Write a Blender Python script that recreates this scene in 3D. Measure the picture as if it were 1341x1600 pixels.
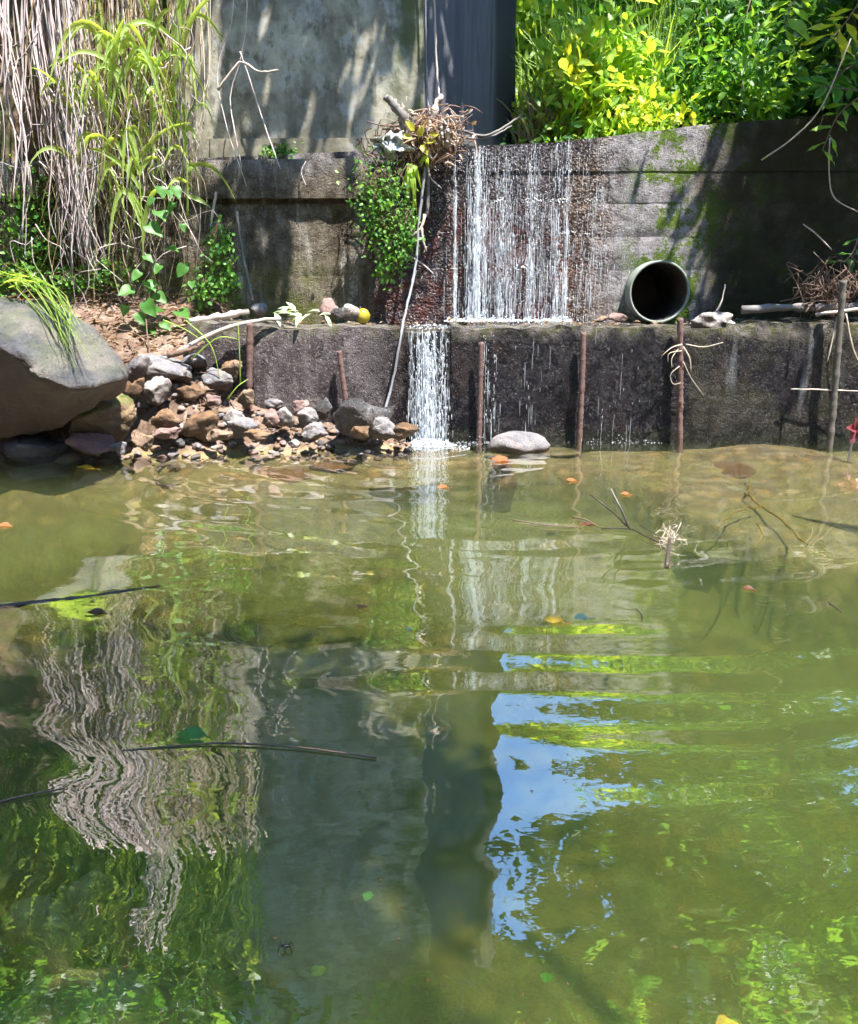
import bpy, bmesh, math, random
import numpy as np
from mathutils import Vector, noise as mnoise

for o in list(bpy.data.objects):
    bpy.data.objects.remove(o)
scene = bpy.context.scene
C = scene.collection
R = math.radians
rng = np.random.default_rng(7)
random.seed(7)

# ------------------------------------------------------------------ camera
W0, H0, F0 = 1341.0, 1600.0, 1343.0
EYE = np.array([0.0, 0.0, 1.0])
PITCH = R(15.0)
cam_d = bpy.data.cameras.new('camera')
cam = bpy.data.objects.new('camera', cam_d)
C.objects.link(cam)
cam.location = EYE
cam.rotation_euler = (R(90) - PITCH, 0, 0)
cam_d.sensor_fit = 'HORIZONTAL'
cam_d.sensor_width = 36.0
cam_d.lens = 36.0 * F0 / W0
cam_d.clip_start = 0.02
cam_d.clip_end = 500
scene.camera = cam

# ------------------------------------------------------------------ world, sun, exposure
SUN = np.array([0.25, -0.28, 0.93]); SUN /= np.linalg.norm(SUN)
world = bpy.data.worlds.new('World')
scene.world = world
world.use_nodes = True
wn = world.node_tree
wn.nodes.clear()
sky = wn.nodes.new('ShaderNodeTexSky')
sky.sky_type = 'NISHITA'
sky.sun_disc = False
sky.sun_elevation = math.asin(SUN[2])
sky.sun_rotation = math.atan2(SUN[0], SUN[1])
sky.air_density = 1.4
sky.dust_density = 0.0
sky.altitude = 0.0
sky.ozone_density = 10.0
bg = wn.nodes.new('ShaderNodeBackground')
bg.inputs['Strength'].default_value = 0.15
wo = wn.nodes.new('ShaderNodeOutputWorld')
wn.links.new(sky.outputs[0], bg.inputs[0])
wn.links.new(bg.outputs[0], wo.inputs[0])

sun_d = bpy.data.lights.new('sun', 'SUN')
sun_d.energy = 5.0
sun_d.angle = R(0.53)
sun_d.color = (1.0, 0.965, 0.90)
sun = bpy.data.objects.new('sun', sun_d)
C.objects.link(sun)
sun.location = (3, -2, 12)
sun.rotation_euler = Vector(-SUN).to_track_quat('-Z', 'Y').to_euler()

scene.render.engine = 'CYCLES'
scene.view_settings.view_transform = 'Standard'
scene.view_settings.look = 'None'
scene.view_settings.exposure = 1.6
scene.view_settings.gamma = 1.0
scene.view_settings.use_curve_mapping = False
cy = scene.cycles
cy.use_denoising = True
cy.use_adaptive_sampling = True
cy.adaptive_threshold = 0.045
cy.adaptive_min_samples = 12
cy.max_bounces = 5
cy.diffuse_bounces = 2
cy.glossy_bounces = 2
cy.transmission_bounces = 6
cy.transparent_max_bounces = 10
cy.volume_bounces = 1
cy.sample_clamp_indirect = 6.0
cy.caustics_reflective = False
cy.caustics_refractive = False

# ------------------------------------------------------------------ helpers
def ray(px, py):
    x = (px - W0 / 2) / F0
    v = (H0 / 2 - py) / F0
    c, s = math.cos(PITCH), math.sin(PITCH)
    return np.array([x, c + v * s, -s + v * c])

def AT(px, py, Y):
    d = ray(px, py)
    return EYE + d * (Y / d[1])

def WAT(px, py, z=0.0):
    d = ray(px, py)
    return EYE + d * ((z - 1.0) / d[2])

def smooth(a, b, x):
    t = np.clip((np.asarray(x, float) - a) / (b - a), 0, 1)
    return t * t * (3 - 2 * t)

def n3(x, y, z):
    return mnoise.noise((x, y, z))

# vectorised value-ish noise made from sines, cheap for grids
def vnoise(x, y, s=1.0, seed=0.0):
    x = x * s; y = y * s
    r = 0
    a = 1.0
    for k in range(4):
        an = 1.3 * k + seed
        u = x * math.cos(an) - y * math.sin(an)
        v = x * math.sin(an) + y * math.cos(an)
        r = r + a * np.sin(u + 1.7 * np.sin(0.73 * v + seed * 3 + k)) * np.sin(v * 1.13 + 1.3 * np.sin(0.61 * u + 2 * seed + k))
        x = x * 1.9; y = y * 1.9
        a *= 0.55
    return r

def tag(o, label=None, cat=None, group=None, kind=None):
    if label: o['label'] = label
    if cat: o['category'] = cat
    if group: o['group'] = group
    if kind: o['kind'] = kind
    return o

def empty(name, loc=(0, 0, 0)):
    o = bpy.data.objects.new(name, None)
    o.empty_display_size = 0.1
    o.location = loc
    C.objects.link(o)
    return o

class MB:
    """collects verts and faces, builds ONE mesh object"""
    def __init__(self):
        self.v = []; self.f = []; self.n = 0
    def add(self, verts, faces):
        verts = np.asarray(verts, float).reshape(-1, 3)
        off = self.n
        self.v.append(verts)
        for F in (faces if isinstance(faces, list) and len(faces) and isinstance(faces[0], np.ndarray) and faces[0].ndim == 2 else [np.asarray(faces)]):
            self.f.append(F + off)
        self.n += len(verts)
        return self
    def build(self, name, mat, parent=None, smooth_sh=True):
        me = bpy.data.meshes.new(name)
        V = np.concatenate(self.v)
        loops = np.concatenate([F.reshape(-1) for F in self.f]).astype(np.int32)
        sizes = np.concatenate([np.full(len(F), F.shape[1], np.int32) for F in self.f])
        starts = np.concatenate([[0], np.cumsum(sizes)[:-1]]).astype(np.int32)
        if parent is not None:
            V = V - np.array(parent_world(parent))
        me.vertices.add(len(V)); me.vertices.foreach_set('co', V.reshape(-1).astype(np.float32))
        me.loops.add(len(loops)); me.loops.foreach_set('vertex_index', loops)
        me.polygons.add(len(sizes)); me.polygons.foreach_set('loop_start', starts)
        me.polygons.foreach_set('loop_total', sizes)
        if smooth_sh:
            me.polygons.foreach_set('use_smooth', np.ones(len(sizes), bool))
        me.update(calc_edges=True)
        me.validate()
        me.materials.append(mat)
        o = bpy.data.objects.new(name, me)
        C.objects.link(o)
        if parent is not None:
            o.parent = parent
        return o

def parent_world(p):
    l = np.array(p.location)
    while p.parent is not None:
        p = p.parent
        l = l + np.array(p.location)
    return l

def frames(P):
    T = np.gradient(P, axis=1)
    T /= np.linalg.norm(T, axis=2, keepdims=True) + 1e-9
    ref = np.zeros_like(T); ref[..., 1] = 1.0
    alt = np.zeros_like(T); alt[..., 0] = 1.0
    m = (np.abs(T[..., 1:2]).max(axis=1, keepdims=True) > 0.85)
    ref = np.where(m, alt, ref)
    A = np.cross(T, ref); A /= np.linalg.norm(A, axis=2, keepdims=True) + 1e-9
    B = np.cross(T, A)
    return T, A, B

def tubes(P, rad, sides=4):
    """P (N,K,3) rad (N,K)"""
    P = np.asarray(P, float)
    if P.ndim == 2: P = P[None]
    N, K = P.shape[:2]
    rad = np.broadcast_to(np.asarray(rad, float), (N, K))
    T, A, B = frames(P)
    an = np.arange(sides) * 2 * math.pi / sides
    ring = A[:, :, None] * np.cos(an)[None, None, :, None] + B[:, :, None] * np.sin(an)[None, None, :, None]
    V = P[:, :, None] + ring * rad[:, :, None, None]
    V = V.reshape(-1, 3)
    i = np.arange(N)[:, None, None] * K * sides
    k = np.arange(K - 1)[None, :, None] * sides
    s = np.arange(sides)[None, None, :]
    s2 = (s + 1) % sides
    a = i + k + s; b = i + k + s2; c = i + k + sides + s2; d = i + k + sides + s
    Fq = np.stack([a, b, c, d], -1).reshape(-1, 4)
    caps0 = (np.arange(N)[:, None] * K * sides + np.arange(sides)[::-1][None])
    caps1 = (np.arange(N)[:, None] * K * sides + (K - 1) * sides + np.arange(sides)[None])
    return V, [Fq, caps0, caps1]

def ribbons(P, wid, side=None):
    P = np.asarray(P, float)
    if P.ndim == 2: P = P[None]
    N, K = P.shape[:2]
    wid = np.broadcast_to(np.asarray(wid, float), (N, K))
    T = np.gradient(P, axis=1)
    T /= np.linalg.norm(T, axis=2, keepdims=True) + 1e-9
    if side is None:
        side = rng.normal(size=(N, 3)); side[:, 2] *= 0.2
    S = np.cross(T, np.broadcast_to(np.asarray(side, float).reshape(N, 1, 3), T.shape))
    S /= np.linalg.norm(S, axis=2, keepdims=True) + 1e-9
    Nn = np.cross(S, T)
    w = wid[..., None]
    V = np.stack([P - S * w / 2, P + Nn * w * 0.22, P + S * w / 2], axis=2).reshape(-1, 3)
    i = np.arange(N)[:, None] * K * 3
    k = np.arange(K - 1)[None] * 3
    a = i + k
    F1 = np.stack([a, a + 1, a + 4, a + 3], -1).reshape(-1, 4)
    F2 = np.stack([a + 1, a + 2, a + 5, a + 4], -1).reshape(-1, 4)
    return V, [F1, F2]

def leaves(cen, direc, nor, length, width, droop=0.25, fold=0.18):
    """pointed folded leaves; base at cen"""
    cen = np.asarray(cen, float); N = len(cen)
    d = np.asarray(direc, float); d = d / (np.linalg.norm(d, axis=1, keepdims=True) + 1e-9)
    n = np.asarray(nor, float)
    s = np.cross(d, n); s /= np.linalg.norm(s, axis=1, keepdims=True) + 1e-9
    n = np.cross(s, d)
    L = np.broadcast_to(length, (N,))[:, None]; Wd = np.broadcast_to(width, (N,))[:, None]
    def pt(t, w, lift):
        return cen + d * L * t + s * Wd * w * 0.5 + n * (Wd * lift - L * droop * t * t)
    V = np.stack([pt(0, 0, 0), pt(.32, -.92, fold), pt(.32, 0, 0), pt(.32, .92, fold),
                  pt(.66, -.78, fold), pt(.66, 0, 0), pt(.66, .78, fold), pt(1, 0, 0)], 1).reshape(-1, 3)
    b = (np.arange(N) * 8)[:, None]
    tri = np.concatenate([b + np.array([[0, 2, 1]]), b + np.array([[0, 3, 2]]), b + np.array([[4, 5, 7]]), b + np.array([[5, 6, 7]])])
    quad = np.concatenate([b + np.array([[1, 2, 5, 4]]), b + np.array([[2, 3, 6, 5]])])
    return V, [tri, quad]

def heart_leaf(c, d, n, L, Wd, lobed=True):
    d = np.array(d, float); d /= np.linalg.norm(d); n = np.array(n, float)
    s_ = np.cross(d, n); s_ /= np.linalg.norm(s_); n = np.cross(s_, d)
    if lobed: half = [(0.0, 0.0), (-0.10, 0.22), (-0.03, 0.40), (0.14, 0.50), (0.34, 0.47), (0.55, 0.36), (0.76, 0.20), (0.92, 0.07)]
    else: half = [(0.0, 0.0), (0.06, 0.13), (0.18, 0.32), (0.36, 0.47), (0.54, 0.48), (0.72, 0.36), (0.88, 0.17)]
    k = len(half)
    def P(t, w): return c + d * L * t + s_ * Wd * w + n * (0.16 * Wd * abs(w) * 2 - 0.16 * L * t * t + 0.05 * L * math.sin(9 * t + 5 * w))
    V = [P(t, -w) for t, w in half] + [P(1.0, 0)] + [P(t, w) for t, w in half] + [P(t, 0) for t, w in half]
    R0 = k + 1; M0 = 2 * k + 1
    F4 = [(M0 + i, M0 + i + 1, i + 1, i) for i in range(1, k - 1)] + [(M0 + i + 1, M0 + i, R0 + i, R0 + i + 1) for i in range(1, k - 1)]
    F3 = [(M0, M0 + 1, 1), (M0 + 1, M0, R0 + 1), (M0 + k - 1, k, k - 1), (k, M0 + k - 1, R0 + k - 1)]
    return np.array(V), [np.array(F4), np.array(F3)]

def rand_unit(n):
    v = rng.normal(size=(n, 3))
    return v / np.linalg.norm(v, axis=1, keepdims=True)

def spline(pts, k):
    """Catmull-Rom resample of a polyline to k points"""
    p = np.asarray(pts, float)
    if len(p) == 2:
        t = np.linspace(0, 1, k)[:, None]
        return p[0] * (1 - t) + p[1] * t
    q = np.vstack([2 * p[0] - p[1], p, 2 * p[-1] - p[-2]])
    out = []
    for u in np.linspace(0, len(p) - 1 - 1e-6, k):
        i = int(u); t = u - i
        a, b, c, d = q[i], q[i + 1], q[i + 2], q[i + 3]
        out.append(0.5 * ((2 * b) + (-a + c) * t + (2 * a - 5 * b + 4 * c - d) * t * t + (-a + 3 * b - 3 * c + d) * t ** 3))
    return np.array(out)

# ------------------------------------------------------------------ materials
class NT:
    def __init__(self, name):
        self.m = bpy.data.materials.new(name)
        self.m.use_nodes = True
        self.t = self.m.node_tree
        self.t.nodes.clear()
        self.out = self.t.nodes.new('ShaderNodeOutputMaterial')
        self._pos = None
    def node(self, typ, **kw):
        n = self.t.nodes.new(typ)
        for k, v in kw.items():
            if k.startswith('_'):
                continue
            setattr(n, k, v)
        return n
    def link(self, a, b):
        self.t.links.new(a, b)
    def setin(self, n, key, v):
        if v is None: return
        if hasattr(v, 'is_linked') or isinstance(v, bpy.types.NodeSocket):
            self.link(v, n.inputs[key])
        else:
            n.inputs[key].default_value = v
    def pos(self):
        if self._pos is None:
            self._pos = self.node('ShaderNodeNewGeometry')
        return self._pos.outputs['Position']
    def island(self):
        self.pos()
        return self._pos.outputs['Random Per Island']
    def sepxyz(self):
        s = self.node('ShaderNodeSeparateXYZ'); self.link(self.pos(), s.inputs[0]); return s.outputs
    def mapping(self, scale=(1, 1, 1), loc=(0, 0, 0), rot=(0, 0, 0), vec=None):
        m = self.node('ShaderNodeMapping')
        self.link(vec if vec is not None else self.pos(), m.inputs[0])
        m.inputs['Scale'].default_value = scale; m.inputs['Location'].default_value = loc; m.inputs['Rotation'].default_value = rot
        return m.outputs[0]
    def noise(self, scale, detail=5, rough=0.55, vec=None, dist=0.0):
        n = self.node('ShaderNodeTexNoise')
        self.link(vec if vec is not None else self.pos(), n.inputs['Vector'])
        n.inputs['Scale'].default_value = scale; n.inputs['Detail'].default_value = min(detail, 3.5)
        n.inputs['Roughness'].default_value = rough; n.inputs['Distortion'].default_value = dist
        return n.outputs[0]
    def voro(self, scale, vec=None, feature='F1', out='Distance', rand=1.0):
        n = self.node('ShaderNodeTexVoronoi', feature=feature)
        self.link(vec if vec is not None else self.pos(), n.inputs['Vector'])
        n.inputs['Scale'].default_value = scale
        n.inputs['Randomness'].default_value = rand
        return n.outputs[out]
    def ramp(self, fac, stops, interp='LINEAR'):
        r = self.node('ShaderNodeValToRGB')
        r.color_ramp.interpolation = interp
        e = r.color_ramp.elements
        while len(e) < len(stops): e.new(0.5)
        for i, (p, c) in enumerate(stops):
            e[i].position = p
            e[i].color = (c, c, c, 1) if isinstance(c, (int, float)) else (*c, 1)
        self.link(fac, r.inputs[0])
        return r.outputs[0]
    def mix(self, fac, a, b, mode='MIX'):
        n = self.node('ShaderNodeMix', data_type='RGBA', blend_type=mode)
        self.setin(n, 0, fac)
        for k, v in ((6, a), (7, b)):
            if isinstance(v, tuple): v = (*v[:3], 1)
            self.setin(n, k, v)
        return n.outputs[2]
    def math(self, op, a, b=None, c=None, clamp=False):
        n = self.node('ShaderNodeMath', operation=op, use_clamp=clamp)
        self.setin(n, 0, a); self.setin(n, 1, b)
        if c is not None: self.setin(n, 2, c)
        return n.outputs[0]
    def band(self, v, a, b):
        """smoothstep a->b of socket v"""
        n = self.node('ShaderNodeMapRange', interpolation_type='SMOOTHSTEP')
        self.link(v, n.inputs[0]); n.inputs[1].default_value = a; n.inputs[2].default_value = b
        return n.outputs[0]
    def bump(self, h, strength=0.5, dist=0.02, normal=None):
        b = self.node('ShaderNodeBump')
        b.inputs['Strength'].default_value = strength; b.inputs['Distance'].default_value = dist
        self.link(h, b.inputs['Height'])
        if normal is not None: self.link(normal, b.inputs['Normal'])
        return b.outputs[0]
    def bsdf(self, color, rough=0.8, normal=None, spec=0.4, **kw):
        b = self.node('ShaderNodeBsdfPrincipled')
        if isinstance(color, tuple): color = (*color, 1)
        self.setin(b, 'Base Color', color); self.setin(b, 'Roughness', rough)
        self.setin(b, 'Specular IOR Level', spec)
        if normal is not None: self.link(normal, b.inputs['Normal'])
        for k, v in kw.items(): self.setin(b, k.replace('_', ' '), v)
        return b.outputs[0]
    def done(self, sh):
        self.link(sh, self.out.inputs[0]); return self.m

def leaf_mat(name, cols, trans=0.5, rough=0.45, tr_boost=2.0):
    """cols: list of leaf colours spread over the leaves"""
    t = NT(name)
    st = [(i / max(1, len(cols) - 1), c) for i, c in enumerate(cols)]
    col = t.ramp(t.island(), st)
    nz = t.noise(30, 3)
    col = t.mix(t.ramp(nz, [(0.35, 0.0), (0.75, 0.5)]), col, t.mix(1.0, col, (0.55, 0.6, 0.4), 'MULTIPLY'))
    b = t.bsdf(col, rough, spec=0.5)
    tr = t.node('ShaderNodeBsdfTranslucent')
    tc = t.mix(1.0, col, (tr_boost * 1.1, tr_boost, tr_boost * 0.45), 'MULTIPLY')
    t.link(tc, tr.inputs[0])
    mx = t.node('ShaderNodeMixShader'); mx.inputs[0].default_value = trans
    t.link(b, mx.inputs[1]); t.link(tr.outputs[0], mx.inputs[2])
    return t.done(mx.outputs[0])

def stone_mat(name, c1, c2, c3=None, scale=9, rough=0.8, bump=0.6, moss=0.0, wet=0.0, spec=0.35):
    t = NT(name)
    a = t.noise(scale, 8, 0.65)
    col = t.ramp(a, [(0.3, c1), (0.62, c2)])
    if c3:
        col = t.mix(t.ramp(t.noise(scale * 0.45, 4, 0.6, t.mapping((1, 1, 1), (3, 7, 1))), [(0.48, 0), (0.62, 1)]), col, c3)
    sp = t.noise(scale * 9, 3, 0.7)
    col = t.mix(t.ramp(sp, [(0.5, 0), (0.7, 0.55)]), col, t.mix(1.0, col, (0.45, 0.45, 0.45), 'MULTIPLY'))
    if moss:
        nz = t._pos.outputs['Normal']
        s = t.node('ShaderNodeSeparateXYZ'); t.link(nz, s.inputs[0])
        mk = t.math('MULTIPLY', t.band(s.outputs[2], 0.1, 0.9), t.ramp(t.noise(7, 5), [(0.42, 0), (0.6, 1)]))
        col = t.mix(t.math('MULTIPLY', mk, moss), col, (0.06, 0.10, 0.015))
    col = t.mix(t.ramp(t.noise(scale * 5, 3, 0.8, t.mapping((1, 1, 1), (7, 3, 2))), [(0.55, 0), (0.68, 0.6)]), col, t.mix(1.0, col, (1.7, 1.65, 1.6), 'MULTIPLY'))
    t.pos(); ns = t.node('ShaderNodeSeparateXYZ'); t.link(t._pos.outputs['Normal'], ns.inputs[0])
    silt = t.math('MULTIPLY', t.band(t.math('ADD', ns.outputs[2], t.math('MULTIPLY', t.noise(30, 3, 0.7), 0.9)), 1.0, 0.2), 0.75)
    col = t.mix(silt, col, (0.085, 0.058, 0.04))
    h = t.math('ADD', a, t.math('MULTIPLY', t.noise(scale * 6, 5, 0.75), 0.6))
    nb = t.bump(h, bump * 1.3, 0.022)
    # stones at the waterline stay wet and dark up to a few centimetres
    z = t.sepxyz()[2]
    wetm = t.band(t.math('ADD', z, t.math('MULTIPLY', t.noise(14, 3), -0.06)), 0.035, -0.01)
    if wet: wetm = t.math('MAXIMUM', wetm, wet)
    col = t.mix(t.math('MULTIPLY', wetm, 0.6), col, t.mix(1.0, col, (0.4, 0.36, 0.33), 'MULTIPLY'))
    rg = t.math('SUBTRACT', rough, t.math('MULTIPLY', wetm, 0.5))
    return t.done(t.bsdf(col, rg, nb, spec))

def simple_mat(name, c1, c2, scale=20, rough=0.8, bump=0.4, spec=0.3, stretch=(1, 1, 1)):
    t = NT(name)
    a = t.noise(scale, 6, 0.6, t.mapping(stretch))
    isl = t.island()
    col = t.mix(t.math('ADD', t.math('MULTIPLY', a, 0.6), t.math('MULTIPLY', isl, 0.5), clamp=True), c1, c2)
    return t.done(t.bsdf(col, rough, t.bump(a, bump, 0.006), spec))

def concrete_upper():
    t = NT('dam_concrete')
    x, y, z = t.sepxyz()
    big = t.noise(2.2, 6, 0.6)
    mid = t.noise(11, 7, 0.65)
    peb = t.voro(55)
    streak = t.noise(1.0, 6, 0.65, t.mapping((7.5, 7.5, 0.9)))
    pale = t.ramp(mid, [(0.3, (0.13, 0.115, 0.115)), (0.52, (0.33, 0.30, 0.30)), (0.72, (0.50, 0.465, 0.47))])
    brown = t.ramp(mid, [(0.3, (0.075, 0.06, 0.042)), (0.52, (0.18, 0.148, 0.11)), (0.72, (0.32, 0.275, 0.22))])
    sun_crest = t.math('MULTIPLY', t.band(t.math('ADD', x, t.math('MULTIPLY', t.math('SUBTRACT', big, 0.5), 0.8)), 1.0, 1.25), t.band(t.math('ADD', x, t.math('MULTIPLY', t.math('SUBTRACT', big, 0.5), 0.9)), 2.0, 1.75))  # sunlit patch right of the fall, its brightness painted in as paler concrete
    sun_crest = t.math('MAXIMUM', sun_crest, t.math('MULTIPLY', t.band(t.math('ADD', z, t.math('MULTIPLY', streak, 0.6)), 1.95, 2.1), 0.7))
    col = t.mix(sun_crest, brown, pale)
    # stains that run down from the crest, grit speckle, shuttering lines
    col = t.mix(t.ramp(streak, [(0.50, 0.0), (0.66, 0.7)]), col, t.mix(1.0, col, (0.42, 0.36, 0.30), 'MULTIPLY'))
    col = t.mix(t.ramp(t.noise(70, 3, 0.8), [(0.52, 0.0), (0.66, 0.6)]), col, t.mix(1.0, col, (0.35, 0.33, 0.32), 'MULTIPLY'))
    col = t.mix(t.ramp(t.noise(55, 3, 0.8, t.mapping((1, 1, 1), (4, 4, 4))), [(0.58, 0.0), (0.7, 0.55)]), col, (0.45, 0.42, 0.40))
    lime = t.math('MULTIPLY', t.ramp(t.noise(1.0, 5, 0.65, t.mapping((8.5, 8.5, 0.8), (2, 0, 3))), [(0.56, 0), (0.66, 0.8)]), t.math('MULTIPLY', t.band(x, -0.35, -0.6), t.ramp(t.noise(60, 3, 0.8), [(0.40, 0.1), (0.6, 1)])))
    col = t.mix(lime, col, (0.50, 0.49, 0.45))
    # olive moss low on the left wall, green moss right of the fall
    m1 = t.math('MULTIPLY', t.math('MULTIPLY', t.band(x, -0.45, -0.8), t.band(z, 1.25, 0.85)), t.ramp(t.noise(5, 6), [(0.38, 0), (0.56, 0.9)]))
    col = t.mix(m1, col, (0.12, 0.13, 0.03))
    rm = t.math('MULTIPLY', t.band(x, 1.25, 1.5), t.ramp(t.math('ADD', t.noise(4.2, 7, 0.65, t.mapping((1, 1, 1), (1, 5, 3))), t.math('MULTIPLY', t.math('SUBTRACT', t.noise(48, 3, 0.8), 0.5), 0.55)), [(0.50, 0), (0.56, 1.0)]))
    col = t.mix(rm, col, t.mix(mid, (0.05, 0.085, 0.012), (0.15, 0.22, 0.03)))
    # right end: tree shade deepened in the colour, brown-black
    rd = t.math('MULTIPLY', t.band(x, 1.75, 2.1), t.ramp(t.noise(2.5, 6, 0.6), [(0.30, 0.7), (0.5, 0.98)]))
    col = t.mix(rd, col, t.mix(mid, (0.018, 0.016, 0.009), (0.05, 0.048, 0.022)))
    # wet zone behind the fall: black film, iron-red patches, brown pebbly stain
    wz = t.math('MULTIPLY', t.band(t.math('ADD', x, t.math('MULTIPLY', t.math('SUBTRACT', mid, 0.5), 0.5)), -0.55, -0.2),
                t.band(t.math('ADD', x, t.math('MULTIPLY', t.math('SUBTRACT', mid, 0.5), 0.4)), 1.32, 1.08))
    film = t.ramp(t.noise(6, 7, 0.7, t.mapping((1.6, 1, 0.7))), [(0.3, (0.022, 0.018, 0.024)), (0.52, (0.06, 0.046, 0.05)), (0.68, (0.13, 0.10, 0.09)), (0.8, (0.24, 0.21, 0.2))])
    red = t.math('MULTIPLY', t.ramp(t.noise(5.0, 6, 0.6, t.mapping((1.2, 1, 0.8), (9, 2, 5))), [(0.44, 0), (0.6, 0.9)]), t.band(z, 1.72, 1.25))
    film = t.mix(red, film, (0.11, 0.028, 0.022))
    brn = t.math('MULTIPLY', t.band(x, 0.86, 1.02), t.ramp(t.noise(4, 6), [(0.4, 0.2), (0.62, 0.9)]))
    film = t.mix(brn, film, t.mix(t.ramp(peb, [(0.15, 0), (0.55, 1)]), (0.36, 0.25, 0.18), (0.06, 0.03, 0.014)))
    col = t.mix(wz, col, film)
    grit = t.noise(95, 3, 0.75)
    pit = t.ramp(t.noise(38, 3, 0.6), [(0.36, 0.0), (0.46, 1.0)])
    h = t.math('ADD', t.math('MULTIPLY', grit, 0.8), t.math('ADD', t.math('MULTIPLY', mid, 0.9), t.math('MULTIPLY', pit, 0.25)))
    h = t.math('ADD', h, t.math('MULTIPLY', t.math('MULTIPLY', peb, wz), -1.1))
    nb = t.bump(h, 1.0, 0.018)
    rough = t.math('SUBTRACT', 0.88, t.math('MULTIPLY', wz, 0.70))
    return t.done(t.bsdf(col, rough, nb, t.math('MULTIPLY_ADD', wz, 0.45, 0.15)))

def concrete_lower():
    t = NT('apron_concrete')
    x, y, z = t.sepxyz()
    mid = t.noise(13, 8, 0.68)
    peb = t.voro(85)
    streak = t.noise(1.0, 6, 0.65, t.mapping((6, 6, 0.7)))
    dry = t.ramp(mid, [(0.28, (0.036, 0.028, 0.027)), (0.5, (0.105, 0.086, 0.084)), (0.7, (0.21, 0.178, 0.172))])
    dry = t.mix(t.ramp(streak, [(0.46, 0), (0.62, 0.75)]), dry, (0.05, 0.036, 0.034))
    dry = t.mix(t.ramp(t.noise(65, 3, 0.8), [(0.54, 0.0), (0.68, 0.7)]), dry, (0.40, 0.36, 0.36))
    film = t.ramp(t.noise(4.5, 8, 0.7, t.mapping((1.5, 1, 0.5))), [(0.3, (0.004, 0.003, 0.004)), (0.54, (0.011, 0.008, 0.010)), (0.68, (0.034, 0.021, 0.018)), (0.82, (0.09, 0.07, 0.065))])
    lim = t.math('MULTIPLY', t.ramp(streak, [(0.58, 0), (0.7, 0.5)]), t.math('MULTIPLY', t.band(x, 1.5, 1.8), t.band(z, 0.1, 0.4)))
    film = t.mix(lim, film, (0.3, 0.31, 0.32))
    olive = t.math('MULTIPLY', t.band(x, 1.6, 1.75), t.ramp(t.noise(3.2, 6), [(0.4, 0), (0.6, 0.75)]))
    film = t.mix(olive, film, (0.045, 0.042, 0.022))
    wet = t.band(t.math('ADD', x, t.math('MULTIPLY', t.math('SUBTRACT', mid, 0.5), 0.7)), -0.42, -0.16)
    lowwet = t.math('MULTIPLY', t.band(t.math('ADD', z, t.math('MULTIPLY', streak, -0.5)), 0.02, -0.15), 0.8)
    wet = t.math('MAXIMUM', wet, lowwet)
    col = t.mix(wet, dry, film)
    # grit and moss along the top lip
    top = t.math('MULTIPLY', t.band(t.math('ADD', z, t.math('MULTIPLY', mid, 0.12)), 0.68, 0.79), t.ramp(t.noise(9, 6), [(0.38, 0), (0.6, 0.9)]))
    col = t.mix(top, col, t.mix(t.ramp(t.noise(16, 4), [(0.42, 0), (0.6, 1)]), (0.28, 0.24, 0.21), (0.12, 0.12, 0.04)))
    grit = t.noise(110, 3, 0.75)
    h = t.math('ADD', t.math('MULTIPLY', peb, -0.15), t.math('ADD', mid, t.math('MULTIPLY', grit, 0.6)))
    h = t.math('ADD', h, t.math('MULTIPLY', t.ramp(t.noise(22, 3, 0.7, t.mapping((1, 1, 1), (8, 8, 2))), [(0.60, 0), (0.66, 1)]), -0.5))
    nb = t.bump(h, 1.0, 0.016)
    chip = t.ramp(t.noise(22, 3, 0.7, t.mapping((1, 1, 1), (8, 8, 2))), [(0.60, 0), (0.66, 0.8)])
    col = t.mix(t.math('MULTIPLY', chip, 0.3), col, (0.11, 0.095, 0.09))
    tide = t.math('MULTIPLY', t.band(t.math('ADD', z, t.math('MULTIPLY', mid, 0.14)), 0.19, 0.10), 0.85)
    col = t.mix(tide, col, t.mix(mid, (0.006, 0.006, 0.004), (0.022, 0.024, 0.010)))
    col = t.mix(t.math('MULTIPLY', t.ramp(t.noise(80, 3, 0.85), [(0.62, 0), (0.70, 0.6)]), t.ramp(t.noise(3.5, 4, 0.6), [(0.45, 0.0), (0.62, 0.8)])), col, (0.30, 0.27, 0.27))
    rough = t.math('SUBTRACT', 0.88, t.math('MULTIPLY', wet, t.math('MULTIPLY_ADD', t.noise(18, 3, 0.7), 0.9, 0.18)))
    return t.done(t.bsdf(col, rough, nb, 0.26))

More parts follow.
